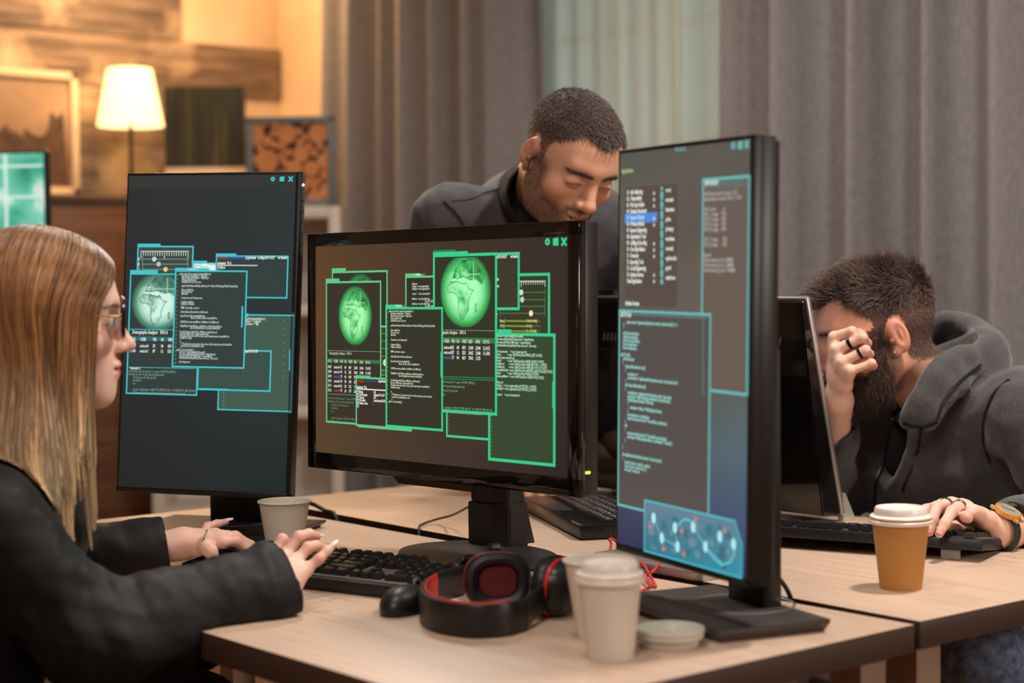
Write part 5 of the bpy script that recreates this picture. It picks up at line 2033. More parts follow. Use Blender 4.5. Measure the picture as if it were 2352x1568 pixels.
# eye seen behind the glasses
M_eye = mat('eye_white', (226, 220, 214), .15)
M_iris = mat('iris_brown', (58, 40, 30), .15)
for sx in (-1, 1):
    b = bmesh.new()
    bmesh.ops.create_uvsphere(b, u_segments=20, v_segments=14, radius=.0118)
    e = MB().bm(b, T=Matrix.Translation(Vector(to_w(FRW, (sx * .0315, .0787, -.0035)) - wo_l))).build('eyeball', M_eye, wo)
    gz = np.array(FRW[1][1]) * .0112
    ctr = to_w(FRW, (sx * .0315, .0787, -.0035)) + gz - wo_l
    f_ = Vector(FRW[1][1]).to_track_quat('Z', 'Y').to_matrix().to_4x4()
    MB().lathe([(0, .0012), (.003, .001), (.0055, -.0002), (.0052, -.001)], 20, T=Matrix.Translation(Vector(ctr)) @ f_).build('iris', M_iris, e)
# nails
M_nail = mat('pale_nails', (240, 222, 222), .2)
tips = []
for ch, mm in list(zip(fR, mR)) + list(zip(fL, mL_)):
    t_, d_ = np.array(ch[-1]), np.array(ch[-1]) - np.array(ch[-2])
    d_ /= np.linalg.norm(d_)
    up_ = np.array((0, 0, 1.)) + .5 * camdir(0, 0, 1)
    nn = up_ - d_ * (up_ @ d_)
    nn /= np.linalg.norm(nn)
    tips.append((t_ + d_ * .0075 + nn * .0030, -d_, nn, .0085, .017))
nails('fingernail', [(a - wo_l, b_, n_, w_, l_) for a, b_, n_, w_, l_ in tips], M_nail, wo)
rg = hq(243, 306, 2.585)
MB().tube([tuple(np.array(rg) - wo_l + .0128 * (math.cos(a) * np.array(camdir(.35, .9, .1)) + math.sin(a) * np.array(camdir(.1, -.1, 1)))) for a in np.linspace(0, 6.283, 25)[:-1]], .0015, 8, closed=True).build('finger_ring', mat('silver_ring', (210, 206, 200), .25, .9), wo)

# jacket: one surface with wide sleeves, hollow at the cuffs
J = SDF()
J.cap(hip, chest, .150, .125, .05)
J.ell(chest + np.array((0, 0, .02)), (.175, .115, .17), np.stack([rh, fh, (0, 0, 1.)]), .06)
J.cap(shR, shL, .058, .058, .06)
J.cap(neck + np.array((0, 0, -.02)), neck - np.array((0, 0, .10)), .068, .10, .05)
dR, dL = (wrR - elR) / np.linalg.norm(wrR - elR), (wrL - elL) / np.linalg.norm(wrL - elL)
J.cap(shR, elR, .060, .064, .03)
J.cap(elR, wrR + dR * .012, .064, .062, .03)
J.cap(elR + np.array((0, 0, -.02)), wrR - dR * .03 + np.array((0, 0, -.022)), .055, .05, .03)
J.cap(shL, elL, .062, .058, .03)
J.cap(elL, wrL - dL * .01, .056, .048, .03)
cuffR, cuffL = wrR - dR * .006, wrL - dL * .022
J.cap(cuffR - dR * .02, cuffR + dR * .09, .040, .052, .006, 's')
J.cap(cuffL - dL * .02, cuffL + dL * .09, .036, .042, .006, 's')
J.cap(neck + np.array((0, 0, .05)), neck + np.array((0, 0, -.045)), .055, .05, .01, 's')
wk1, wk2 = wrinkle(5, .0065, 62, [dR + (0, 0, .3), dR + rh * .5, dR - (0, 0, .5), dL, (.3, .2, 1), (0, .4, 1)]), wrinkle(8, .003, 150)


def jd(p):
    """folds gather at the elbow and above the cuff"""
    k = np.exp(-(np.linalg.norm(p - elR, axis=1) / .13) ** 2) + np.exp(-(np.linalg.norm(p - (wrR - dR * .06), axis=1) / .08) ** 2) + .5 + np.exp(-(np.linalg.norm(p - elL, axis=1) / .12) ** 2)
    return wk1(p) * k + wk2(p) * .6


J.disp = jd
al = np.array([hip - (.2, .2, .1), hip + (.2, .2, .1), shR, shL, elR, elL, wrR, wrL, chest])
# the cuff planes end the sleeves
JC = SDF()
JC.it = list(J.it)
JC.disp = jd


def jf(p):
    d = JC(p)
    for q, n, rr in ((cuffR, dR, .11), (cuffL, dL, .085)):
        a = (p - q) @ n
        lat = np.linalg.norm((p - q) - a[:, None] * n, axis=1)
        d = np.where((lat < rr) & (a > -.03), np.maximum(d, a), d)
    return d


v, f = mesh_sdf(keep_out(jf, [FRONT_DESK]), al.min(0) - .10, al.max(0) + .10, .0052, .012)
np_mesh('jacket', v - wo_l, f, M_jacket, wo)
# legs
M_trous = mat('black_trousers', (16, 15, 16), .7)
Lg = SDF()
for s_ in (1, -1):
    h0 = hip + rh * .085 * s_ + np.array((0, 0, .0))
    kn = h0 + fh * .40 + np.array((0, 0, .07)) + rh * .03 * s_
    ft = kn - fh * .02 + np.array((0, 0, -.46))
    Lg.cap(h0, kn, .085, .066, .03).cap(kn, ft, .060, .045, .03)
    Lg.cap(ft + np.array((0, 0, -.035)), ft + fh * .13 + np.array((0, 0, -.045)), .045, .032, .02)
v, f = mesh_sdf(Lg, (hip - (.35, .25, .56)), hip + (.45, .75, .25), .008)
np_mesh('trousers', v - wo_l, f, M_trous, wo)

# glasses
M_fr = mat('spectacle_frame', (22, 16, 14), .2)
M_tmp = mat('spectacle_gold', (190, 150, 96), .25, .9)
gl = bpy.data.objects.new('eyeglasses', None)
COL.objects.link(gl)
gl.parent = wo
for sx in (-1, 1):
    rim = [to_w(FRW, (sx * .033 + .0245 * math.cos(a), .1035 - .12 * abs(sx * .033 + .0245 * math.cos(a)) ** 1.0 * .35, .0 + (.0245 + .002 * math.sin(a)) * math.sin(a))) - wo_l for a in np.linspace(0, 6.283, 37)[:-1]]
    MB().tube(rim, .0029, 8, closed=True).build('rim', M_fr, gl)
    cen = np.mean(rim, 0)
    MB().add([tuple(cen)] + [tuple(q) for q in rim], [(0, 1 + i, 1 + (i + 1) % 36) for i in range(36)]).build('lens', mat('lens_clear', (250, 252, 250), .02, 0, .5, Transmission_Weight=1., IOR=1.01), gl)
    MB().tube([to_w(FRW, q) - wo_l for q in ((sx * .0575, .0955, .005), (sx * .068, .08, .006), (sx * .077, .02, .004), (sx * .079, -.01, .0))], .0014, 8).build('temple', M_tmp, gl)
MB().tube([to_w(FRW, q) - wo_l for q in ((-.0095, .0995, .004), (0, .1025, .0065), (.0095, .0995, .004))], .0015, 8).build('bridge', M_tmp, gl)

# long straight hair, parted in the middle
rnd = np.random.default_rng(12)


def hair_paths(n, lift, clumps=170, spread=.16, K=26, rough=1.):
    u = rnd.random(n)
    cl = rnd.integers(0, clumps, n)
    cu = (np.arange(clumps) + .5) / clumps
    side = np.where(rnd.random(n) < .5, -1., 1.)
    cside = np.where(np.arange(clumps) % 2 == 0, -1., 1.)
    side = cside[cl]
    ph_c = rad(47) + rad(134) * ((np.arange(clumps) // 2 * 2 + 1) / clumps)
    ph = ph_c[cl] + rnd.normal(size=n) * rad(7)
    ph = np.clip(ph, rad(46), rad(182))
    a0 = rad(54) - rad(118) * (ph - rad(46)) / rad(136)          # where along the parting it starts
    a0 = a0 + rnd.normal(size=n) * .05
    th = lift + rnd.random(n) * .010 + (rnd.random(clumps) * .006)[cl]
    ex = np.array((.0765, .0985, .0865))
    cen = np.array((0, -.012, .028))
    d0 = np.stack([side * .02, np.sin(a0), np.cos(a0)], 1)
    d1 = np.stack([side * np.sin(ph), np.cos(ph), -.05 + 0 * ph], 1)
    d0 /= np.linalg.norm(d0, axis=1, keepdims=True)
    d1 /= np.linalg.norm(d1, axis=1, keepdims=True)
    om = np.arccos(np.clip((d0 * d1).sum(1), -1, 1))[:, None]
    out = []
    K1 = 11
    for i in range(K1):
        s = i / (K1 - 1)
        d = (np.sin((1 - s) * om) * d0 + np.sin(s * om) * d1) / np.sin(om)
        out.append(cen + d * (ex + (th * (.35 + .65 * min(1, s * 2.2)))[:, None]))
    last = out[-1]
    L = .205 + rnd.random(n) * .030 + (rnd.random(clumps) * .030)[cl] + .09 * (rnd.random(clumps) < .16)[cl] * (ph < rad(112))
    L = L - .03 * (ph < rad(62))
    K2 = K - K1
    wob = rnd.normal(size=(clumps, 3)) * .010
    ctr = np.stack([side * np.sin(ph_c[cl]), np.cos(ph_c[cl])], 1)
    hor = np.stack([side * np.sin(ph), np.cos(ph)], 1)
    for i in range(1, K2 + 1):
        s = i / K2
        q = last.copy()
        q[:, 2] = last[:, 2] - L * s
        inn = (-.018 * (ph > rad(75)) + .002)[:, None] * math.sin(math.pi * min(1, s * 1.35)) * (s < .75) + .010 * max(0, s - .6)
        q[:, :2] += hor * inn
        g_ = (1 - .55 * s ** 1.5)
        lock = np.interp(ph, [rad(46), rad(85), rad(108), rad(130), rad(180)], [.046, .032, .0, -.055, -.095])
        q[:, 1] += (lock - last[:, 1]) * .6 * s ** .8
        q[:, :2] += hor * (.045 * max(0, s - .32) * np.clip((ph - rad(66)) / rad(20), 0, 1) * np.clip((rad(150) - ph) / rad(25), 0, 1))[:, None]
        q[:, :2] += (ctr - hor) * .075 * (1 - g_)
        q += wob[cl] * s ** 1.6
        out.append(q)
    return np.stack(out, 1), cl, ph


def rest_on(pp):
    """strands lie on the jacket instead of running through it"""
    JB = lambda p: np.minimum(J(p), B(p) - .003)
    for _ in range(4):
        sh = pp.shape
        q = pp.reshape(-1, 3)
        d = np.concatenate([JB(q[i:i + 4096]) for i in range(0, len(q), 4096)])
        e_ = .004
        bad = d < .005
        if not bad.any():
            break
        qq = q[bad]
        gr = np.stack([chunked(JB, qq + np.eye(3)[k] * e_) - chunked(JB, qq - np.eye(3)[k] * e_) for k in range(3)], 1)
        gr /= np.maximum(np.linalg.norm(gr, axis=1, keepdims=True), 1e-9)
        q[bad] = qq + gr * (.0065 - d[bad])[:, None]
        pp = q.reshape(sh)
    for _ in range(3):
        pp[:, 2:-1] = .5 * pp[:, 2:-1] + .25 * (pp[:, 1:-2] + pp[:, 3:])
    return pp


pp, cl, ph = hair_paths(11000, .006)
W_ = rest_on(to_w(FRW, pp.reshape(-1, 3)).reshape(pp.shape))
K = W_.shape[1]
root, mid, tipc = np.array(lin((96, 66, 44))), np.array(lin((166, 120, 78))), np.array(lin((216, 192, 154)))
tt_ = np.linspace(0, 1, K)[None, :, None]
base = np.where(tt_ < .25, root + (mid - root) * tt_ / .25, np.where(tt_ < .6, mid, mid + (tipc - mid) * (tt_ - .6) / .4))
br = (.60 + .75 * rnd.random(170))[cl] * (.6 + .8 * rnd.random(len(cl)))
red = (rnd.random(170))[cl]
hc = base * br[:, None, None]
hc = hc * np.stack([1 + .08 * red, 1 - .04 * red, 1 - .18 * red], 1)[:, None, :]
strands('hair', W_ - wo_l, .00075, .0004, M_hair, wo, hc)
# under-layer that fills between the strands
K1 = SDF()
c_, A_, s_ = FRW
K1.ell(to_w(FRW, (0, -.014, .030)), np.array((.0785, .0995, .0885)) * s_, A_, .01)
K1.ell(to_w(FRW, (0, -.038, -.085)), np.array((.064, .058, .15)) * s_, A_, .03)
K1.cut(to_w(FRW, (0, .062, .02)), A_[1] * 1.0 - A_[2] * .55, .004)
v, f = mesh_sdf(K1, wh - .28, wh + .16, .004)
np_mesh('hair_cap', v - wo_l, f, mat('hair_under', (84, 54, 34), .6), wo)
# ---------------------------------------------------------------- the man standing behind the rear desk
mn = P(1358, 486, 3.06)
mf, mu = camdir(.40, -.60, .69), camdir(.386, .79, .47)
fr0 = frame((0, 0, 0), mf, mu, 1.03)
mh = mn - to_w(fr0, (0, .1195, -.036))
FRM = frame(mh, mf, mu, 1.03)
mo_l = np.array((*P(1215, 900, 3.95)[:2], 0))
ma = thing('person', 'dark-haired bearded man in a dark shirt, standing bent over the laptop', 'person', tuple(mo_l))
sR, sL = P(1030, 505, 3.40), P(1432, 545, 3.52)
nb = (sR + sL) / 2 + np.array((0, 0, .055)) + camdir(-.01, 0, .03)
hipm = P(1225, 885, 3.98)
B = SDF()
add_head(B, FRM, False, nose=1.08, closed=True)
B.cap(to_w(FRM, (0, -.03, -.05)), nb, .056, .060, .03)
B.cap(nb, nb + (hipm - nb) * .2, .062, .085, .03)
eR, eL = P(1000, 850, 3.52), P(1492, 830, 3.62)
hR, hL = P(1228, 1078, 3.46), np.array((-2.52, 2.66, .74))
BH = SDF()
for w_, e_, sx in ((hR, eR, 1), (hL, eL, -1)):
    fw = np.array((.75, -.66, -.12)) if sx > 0 else np.array((.05, -.15, -1.))
    fw /= np.linalg.norm(fw)
    lt_ = np.array((fw[1], -fw[0], 0)) * sx if sx > 0 else np.array((.8, .6, 0.))
    lt_ = lt_ / np.linalg.norm(lt_)
    mc = [w_ + fw * .085 + lt_ * o_ + np.array((0, 0, -.010)) for o_ in (-.030, -.010, .010, .028)]
    fg = [[q + fw * a_ + lt_ * o_ * .25 + np.array((0, 0, z_)) for a_, z_ in ((.042, -.006), (.068, -.012), (.086, -.017))] for q, o_ in zip(mc, (-.03, -.01, .01, .028))]
    th_ = [w_ + fw * .03 - lt_ * .032, w_ + fw * .06 - lt_ * .055 + np.array((0, 0, -.012)), w_ + fw * .08 - lt_ * .062 + np.array((0, 0, -.016))]
    add_hand(BH, w_ + np.array((0, 0, .005)), mc, fg, th_, 1.08)
    BH.cap(w_ + (e_ - w_) * .5, w_ + np.array((0, 0, .005)), .040, .030, .02)
head_v = mesh_sdf(B, mh - .24, mh + .20, .0027)
sp_ = nb + (hipm - nb) * .12
v, f = whole_body([B, BH], [(sp_, sR, .055, .05), (sp_, sL, .055, .05), (sp_, nb + (hipm - nb) * .55, .08, .09), (sR, eR, .046, .040), (eR, hR + (eR - hR) * .5, .04, .038), (sL, eL, .046, .040), (eL, hL + (eL - hL) * .5, .04, .038)],
                  [mh, mh + np.array((0, 0, .1)), nb, sR, sL, eR, eL, hR + (.1, -.1, 0), hL - (0, 0, .14), nb + (hipm - nb) * .6], .0026)
hl_m = hairline([-.12, -.06, -.03, -.015, .008, .016, .03, .055, .075, .10], [-.05, -.045, -.03, .03, -.02, -.02, .038, .054, .063, .067])
c = head_color(v, FRM, SKIN_M, (150, 84, 80), .72, (70, 52, 46), (62, 50, 46), (190, 112, 92), (40, 30, 28), False, lambda x, y, z: .92 * hl_m(x, y, z) * np.clip((z + .03) / .07, 0.25, 1))
far = np.linalg.norm(v - mh, axis=1) > .30
c[far] = lin(SKIN_M)
np_mesh('body', v - mo_l, f, M_skin, ma, c)
msk = lambda x, y, z: hl_m(x, y, z) * np.clip((z + .02) / .03, .0, 1) * (y < .09)
short_hair('hair', B, FRM, head_v[0], msk, 15000, lambda q: .0035 + .0065 * np.clip((q[:, 2] - .03) / .04, 0, 1),
           lambda q: np.stack([0 * q[:, 0], .75 + 0 * q[:, 1], -.25 + 0 * q[:, 0]], 1), M_hair2, ma, mo_l, (104, 90, 84), 3, .0005, 4, .3, .6)
bm = lambda x, y, z: np.clip((-z - .050) / .012, 0, 1) * np.clip((y - .0) / .02, 0, 1) * (1 - np.exp(-((x / .021) ** 2 + ((z + .0675) / .009) ** 2)) * (y > .085)) * (z > -.125)
bm2 = lambda x, y, z: np.maximum(bm(x, y, z), np.maximum(np.exp(-(((z + .0535) / .005) ** 2)) * (np.abs(x) < .028) * (y > .085), (np.abs(x) > .052) * (y > .010) * (y < .032) * (z < .01) * (z > -.06) * .8))
short_hair('beard', B, FRM, head_v[0], bm2, 4200, lambda q: .0032 + 0 * q[:, 0], lambda q: np.stack([0 * q[:, 0], .3 + 0 * q[:, 0], -.7 + 0 * q[:, 0]], 1), M_hair2, ma, mo_l, (60, 48, 44), 5, .0003, 3, .3, .5)
brw = lambda x, y, z: np.exp(-((z - .0130 - .002 + .06 * np.maximum(0, np.abs(x) - .032)) / .0026) ** 2) * (np.abs(np.abs(x) - .031) < .021) * (y > .05)
for sd_ in (-1, 1):
    short_hair('eyebrow', B, FRM, head_v[0], lambda x, y, z: brw(x, y, z) * (x * sd_ > 0), 260, lambda q: .0062 + 0 * q[:, 0], lambda q: np.stack([np.sign(q[:, 0]) * 1.2, 0 * q[:, 0], .1 + 0 * q[:, 0]], 1), M_hair2, ma, mo_l, (62, 48, 42), 6, .00027, 3, .4, .3)

M_shirt = bumpy(mat('charcoal_shirt', (66, 63, 65), .8, 0, .2, Sheen_Weight=.15), 500, .35, .0006)
M_turtle = bumpy(mat('black_turtleneck', (32, 31, 33), .85, 0, .2), 500, .3, .0006)
J = SDF()
tor = (hipm - nb)
mid_ = nb + tor * .5
J.cap(nb + tor * .18, hipm, .135, .145, .06)
ax = (sL - sR) / np.linalg.norm(sL - sR)
td = tor / np.linalg.norm(tor)
J.ell(nb + tor * .30, (.19, .19, .118), np.stack([ax, td, np.cross(ax, td)]), .06)
J.cap(sR, sL, .066, .066, .05)
J.cap(nb + tor * .02, nb + tor * .14, .075, .13, .06)
J.cap(sR, eR, .066, .054, .03).cap(eR, hR + (eR - hR) * .2, .053, .040, .03)
J.cap(sL, eL, .066, .054, .03).cap(eL, hL + (eL - hL) * .2, .053, .040, .03)
J.cap(to_w(FRM, (0, -.02, -.06)), nb + tor * .10, .060, .066, .012, 's')
J.cap(hR + (eR - hR) * .12, hR + (eR - hR) * .24, .033, .034, .004, 's').cap(hL + (eL - hL) * .12, hL + (eL - hL) * .24, .033, .034, .004, 's')
w1, w2 = wrinkle(21, .0060, 48), wrinkle(22, .0022, 130)
J.disp = lambda p: w1(p) + w2(p)
al = np.array([sR, sL, eR, eL, hR, hL, hipm, nb])
v, f = mesh_sdf(keep_out(J, [REAR_DESK, ((-2.6, 2.30, .74), (-1.975, 2.45, 1.15))]), al.min(0) - .18, al.max(0) + .14, .0058, .012)
np_mesh('shirt', v - mo_l, f, M_shirt, ma)
# seams of the yoke and the shoulder
def seam(name, pts, sdf, d0, d1, r, m, parent, org):
    q = [hit(sdf, x, y, d0, d1, .0022) - org for x, y in pts]
    return MB().tube(smoothpath(q, 6), r, 6).build(name, m, parent)


seam('shoulder_seam', [(1172, 428), (1120, 440), (1082, 456), (1040, 462)], J, 3.0, 3.9, .0016, mat('seam_dark', (34, 32, 34), .9), ma, mo_l)
seam('sleeve_seam', [(1020, 462), (1045, 485), (1068, 520)], J, 3.0, 3.9, .0026, bpy.data.materials['seam_dark'], ma, mo_l)
T_ = SDF()
ntop = to_w(FRM, (0, -.030, -.098))
T_.cap(ntop, nb, .0645, .0685, .02).cap(nb, nb + tor * .16, .0685, .088, .03)
T_.cut(ntop, (ntop - nb) / np.linalg.norm(ntop - nb), .012)
T_.cap(ntop - (nb - ntop) * .3, ntop + (nb - ntop) * .10, .058, .059, .004, 's')
w3 = wrinkle(31, .0016, 210)
T_.disp = w3
v, f = mesh_sdf(T_, nb - .2, nb + .24, .0042, .008)
np_mesh('turtleneck', v - mo_l, f, M_turtle, ma)
M_jean0 = noisy(mat('dark_trousers', (36, 38, 46), .8), (300, 300, 300), (28, 30, 38), (44, 46, 54), .3, .0005)
Lg = SDF()
for sx in (-1, 1):
    h0 = hipm + ax * .085 * sx + np.array((0, 0, -.02))
    kn = np.array((h0[0], h0[1] + .04, .50))
    ft = np.array((h0[0] + .02, h0[1] + .10, .09))
    Lg.cap(h0, kn, .085, .062, .03).cap(kn, ft, .058, .046, .02)
Lg.cap(hipm - ax * .06, hipm + ax * .06, .12, .12, .05)
v, f = mesh_sdf(Lg, (hipm[0] - .35, hipm[1] - .25, .02), (hipm[0] + .35, hipm[1] + .35, hipm[2] + .14), .008)
np_mesh('trousers', v - mo_l, f, M_jean0, ma)
for sx in (-1, 1):
    h0 = hipm + ax * .085 * sx
    S2 = SDF().cap((h0[0] + .02, h0[1] + .10, .05), (h0[0] - .05, h0[1] - .08, .035), .046, .034, .02)
    S2.cut((0, 0, .002), (0, 0, -1), .004)
    v, f = mesh_sdf(S2, np.array((h0[0] - .2, h0[1] - .2, -.02)), np.array((h0[0] + .2, h0[1] + .25, .14)), .006)
    np_mesh('shoe', v - mo_l, f, mat('shoe_black', (20, 18, 18), .4), ma)

# ---------------------------------------------------------------- the man in the hoodie
rf, ru = camdir(-.96, -.20, .16), camdir(-.17, .98, .06)
fr0 = frame((0, 0, 0), rf, ru, 1.10)
rhd = P(2064, 772, 3.06) - to_w(fr0, (-.079, -.009, -.006))
FRR = frame(rhd, rf, ru, 1.10)
ro_l = np.array((*P(2250, 1300, 3.42)[:2], 0))
rm = thing('person', 'bearded man in a grey hoodie resting his forehead on his ringed hand', 'person', tuple(ro_l))
ls, rs = P(2352, 948, 3.06), P(2032, 985, 3.34)
nbr = P(2168, 908, 3.21)
hipr = np.array((*P(2245, 1400, 3.42)[:2], .53))
B = SDF()
add_head(B, FRR, False, nose=1.05)
B.cap(to_w(FRR, (0, -.03, -.05)), nbr, .059, .066, .03)
B.cap(nbr, nbr + (hipr - nbr) * .2, .07, .09, .03)
hk = lambda x, y, d: P(1840 + x / 5.225, 640 + y / 5.225, d + .135)
FH = SDF()
wq = hk(440, 1490, 2.955)
rel = P(1890, 1165, 3.36)
mcp = [hk(395, 700, 2.925), hk(425, 850, 2.912), hk(490, 1000, 2.90), hk(585, 1105, 2.893)]
fin = [[hk(610, 632, 2.905), hk(715, 690, 2.935), hk(700, 760, 2.955)], [hk(735, 705, 2.893), hk(790, 775, 2.925), hk(740, 830, 2.95)],
       [hk(775, 858, 2.887), hk(818, 905, 2.915), hk(765, 950, 2.94)], [hk(845, 1012, 2.886), hk(865, 1045, 2.905), hk(820, 1075, 2.93)]]
thb = [hk(400, 1150, 2.96), hk(420, 950, 2.985), hk(500, 800, 2.99), hk(560, 720, 2.985)]
add_hand(FH, wq, mcp, fin, thb, 1.0, .005, .0135)
FH.cap(wq + (rel - wq) * .55, wq, .038, .0255, .02)
KH = SDF()
kk = lambda x, y, d: P(2080 + x / 8.254, 1120 + y / 8.254, d)
wk = kk(1790, 820, 2.77)
lel = P(2492, 1178, 2.99)
mck = [kk(700, 330, 2.79), kk(860, 300, 2.755), kk(1060, 330, 2.725), kk(1290, 440, 2.70)]
fik = [[kk(400, 420, 2.755), kk(290, 620, 2.735), kk(260, 800, 2.725)], [kk(590, 370, 2.715), kk(510, 620, 2.69), kk(450, 840, 2.68)],
       [kk(880, 450, 2.675), kk(740, 680, 2.655), kk(640, 868, 2.645)], [kk(1130, 540, 2.672), kk(1160, 570, 2.668), kk(1200, 590, 2.668)]]
thk = [kk(1500, 640, 2.80), kk(1200, 700, 2.82), kk(950, 760, 2.81), kk(800, 820, 2.79)]
add_hand(KH, wk, mck, fik, thk, 1.06, .005, .013)
KH.cap(wk + (lel - wk) * .55, wk, .040, .030, .02)
head_v = mesh_sdf(B, rhd - .25, rhd + .20, .0027)
sp_ = nbr + (hipr - nbr) * .12
v, f = whole_body([B, FH, KH], [(sp_, ls, .06, .05), (sp_, rs, .06, .05), (sp_, nbr + (hipr - nbr) * .5, .08, .09), (ls, lel, .048, .042), (lel, wk + (lel - wk) * .5, .042, .038), (rs, rel, .048, .042), (rel, wq + (rel - wq) * .5, .042, .037)],
                  [rhd, rhd + np.array((0, 0, .1)), nbr, ls, rs, lel, rel, wq, wk] + mcp + mck + sum(fin, []) + sum(fik, []) + [nbr + (hipr - nbr) * .55], .0022)
hl_r = hairline([-.12, -.06, -.03, -.018, .006, .014, .03, .055, .075, .10], [-.06, -.055, -.045, .02, -.03, -.02, .030, .050, .060, .062])
c = head_color(v, FRR, SKIN_R, (168, 96, 88), .8, (74, 54, 46), (58, 46, 42), (202, 110, 92), (52, 40, 36), False, lambda x, y, z: .85 * hl_r(x, y, z))
isd = np.minimum(chunked(FH, v, 4000), chunked(KH, v, 4000)) < .004
c[isd] = lin((230, 184, 162))
for q in sum(fin, []) + sum(fik, []):
    w_ = np.exp(-(np.linalg.norm(v - q, axis=1) / .011) ** 2)[:, None] * .35
    w_[~isd] = 0
    c = c * (1 - w_) + np.array(lin((206, 126, 108))) * w_
np_mesh('body', v - ro_l, f, M_skin, rm, c)
top_ = lambda q: np.clip((q[:, 2] - .03) / .05, 0, 1)
short_hair('hair', B, FRR, head_v[0], lambda x, y, z: hl_r(x, y, z) * (y < .095), 15000, lambda q: .004 + .028 * top_(q) + .010 * np.clip((q[:, 1] - .05) / .03, 0, 1),
           lambda q: np.stack([.25 * np.sin(q[:, 1] * 90), .35 + .5 * np.sin(q[:, 0] * 70 + 1) * top_(q) + .35 * top_(q), -.9 * (1 - top_(q)) + .10], 1), M_hair2, rm, ro_l, (96, 78, 70), 13, .00062, 6, .28, .75)
b1 = lambda x, y, z: np.maximum(np.clip((-z - .048) / .014, 0, 1) * np.clip((y - .002) / .014, 0, 1) * (1 - np.exp(-((x / .020) ** 2 + ((z + .0675) / .008) ** 2)) * (y > .085)) * (z > -.13),
                                (np.abs(x) > .05) * (y > .012) * (y < .036) * (z < .015) * (z > -.06) * 1.)
short_hair('beard', B, FRR, head_v[0], b1, 8500, lambda q: .008 + .013 * np.clip((-q[:, 2] - .05) / .05, 0, 1), lambda q: np.stack([0 * q[:, 0], .25 + 0 * q[:, 0], -1.1 + 0 * q[:, 0]], 1), M_hair2, rm, ro_l, (64, 46, 38), 15, .0006, 5, .3, .6)
for sd_ in (-1, 1):
    short_hair('eyebrow', B, FRR, head_v[0], lambda x, y, z: brw(x, y, z) * (x * sd_ > 0), 300, lambda q: .0065 + 0 * q[:, 0], lambda q: np.stack([np.sign(q[:, 0]) * 1.2, 0 * q[:, 0], .1 + 0 * q[:, 0]], 1), M_hair2, rm, ro_l, (52, 40, 36), 16, .0003, 3, .4, .3)

M_hood = noisy(mat('hoodie_fleece', (62, 60, 60), .9, 0, .15, Sheen_Weight=.3), (420, 420, 420), (62, 61, 61), (84, 82, 81), .4, .0012)
M_rib = bumpy(mat('black_rib', (26, 25, 26), .85, 0, .2), 400, .4, .001)
tor = hipr - nbr
ax = (ls - rs) / np.linalg.norm(ls - rs)
td = tor / np.linalg.norm(tor)
J = SDF()
J.cap(nbr + tor * .22, hipr, .145, .16, .06)
J.ell(nbr + tor * .36, (.20, .20, .135), np.stack([ax, td, np.cross(ax, td)]), .06)
J.cap(rs, ls, .070, .072, .06)
J.cap(nbr + tor * .0, nbr + tor * .15, .080, .14, .06)
J.cap(ls, lel, .074, .064, .03)
J.cap(lel, wk + (lel - wk) * .20, .062, .050, .03)
J.cap(rs, rel, .074, .062, .03)
J.cap(rel, wq + (rel - wq) * .30, .060, .050, .03)
hood = [P(2082, 968, 3.06), P(2112, 912, 3.05), P(2148, 855, 3.06), P(2190, 818, 3.09), P(2240, 812, 3.13), P(2272, 786, 3.19), P(2238, 750, 3.28), P(2165, 734, 3.34), P(2110, 800, 3.36), P(2062, 900, 3.31), P(2040, 975, 3.20)]
hp = [np.array(q) for q in smoothpath(hood, 5)]
hseam = [P(2134, 975, 3.06), P(2150, 935, 3.06), P(2188, 885, 3.08), P(2246, 842, 3.13), P(2284, 806, 3.19), P(2288, 800, 3.27), P(2240, 820, 3.36), P(2150, 840, 3.42), P(2060, 930, 3.38), P(2030, 985, 3.26)]
hs_ = np.array([np.array(q) for q in smoothpath(hseam, 5)])
hs_ = [np.array([np.interp(t_, np.linspace(0, 1, len(hs_)), hs_[:, k]) for k in range(3)]) for t_ in np.linspace(0, 1, len(hp))]
rr_ = np.interp(np.linspace(0, 1, len(hp)), [0, .2, .42, .6, 1], [.008, .009, .012, .013, .010])
for i in range(len(hp) - 1):
    J.cap(hp[i], hp[i + 1], rr_[i], rr_[i + 1], .016)
    J.cap(hp[i], hs_[i], .008, .007 + .013 * min(1, i / 14), .016)
J.ell(P(2232, 852, 3.20), (.070, .05, .070), None, .05)
J.cap(to_w(FRR, (0, -.03, -.05)), nbr + tor * .10, .066, .075, .012, 's')
J.ell(nbr + tor * .17 + camdir(-.95, 0, .28) * .145, (.06, .06, .085), None, .02, 's')
J.ell(P(2182, 786, 3.18), (.05, .05, .055), None, .012, 's')
J.cap(wk + (lel - wk) * .08, wk + (lel - wk) * .22, .037, .037, .004, 's').cap(wq + (rel - wq) * .15, wq + (rel - wq) * .32, .035, .035, .004, 's')
w4, w5 = wrinkle(41, .0085, 42), wrinkle(42, .003, 120)
J.disp = lambda p: w4(p) * (.5 + np.exp(-(np.linalg.norm(p - (ls + lel) / 2, axis=1) / .2) ** 2)) + w5(p) * .7
al = np.array([ls, rs, lel, rel, wq, wk, hipr, nbr] + hood)
v, f = mesh_sdf(keep_out(J, [REAR_DESK, ((-2.6, 2.30, .74), (-1.975, 2.45, 1.15))]), al.min(0) - .16, al.max(0) + .12, .0056, .014)
np_mesh('hoodie', v - ro_l, f, M_hood, rm)
C_ = SDF()
a_, b_ = wk + (lel - wk) * .105, wk + (lel - wk) * .28
C_.cap(a_, b_, .0435, .050, .004)
C_.cut(a_, (wk - lel) / np.linalg.norm(wk - lel), .004)
C_.cap(a_ + (wk - lel) * .2, a_ + (lel - wk) * .02, .036, .036, .003, 's')
C_.disp = wrinkle(51, .003, 160)
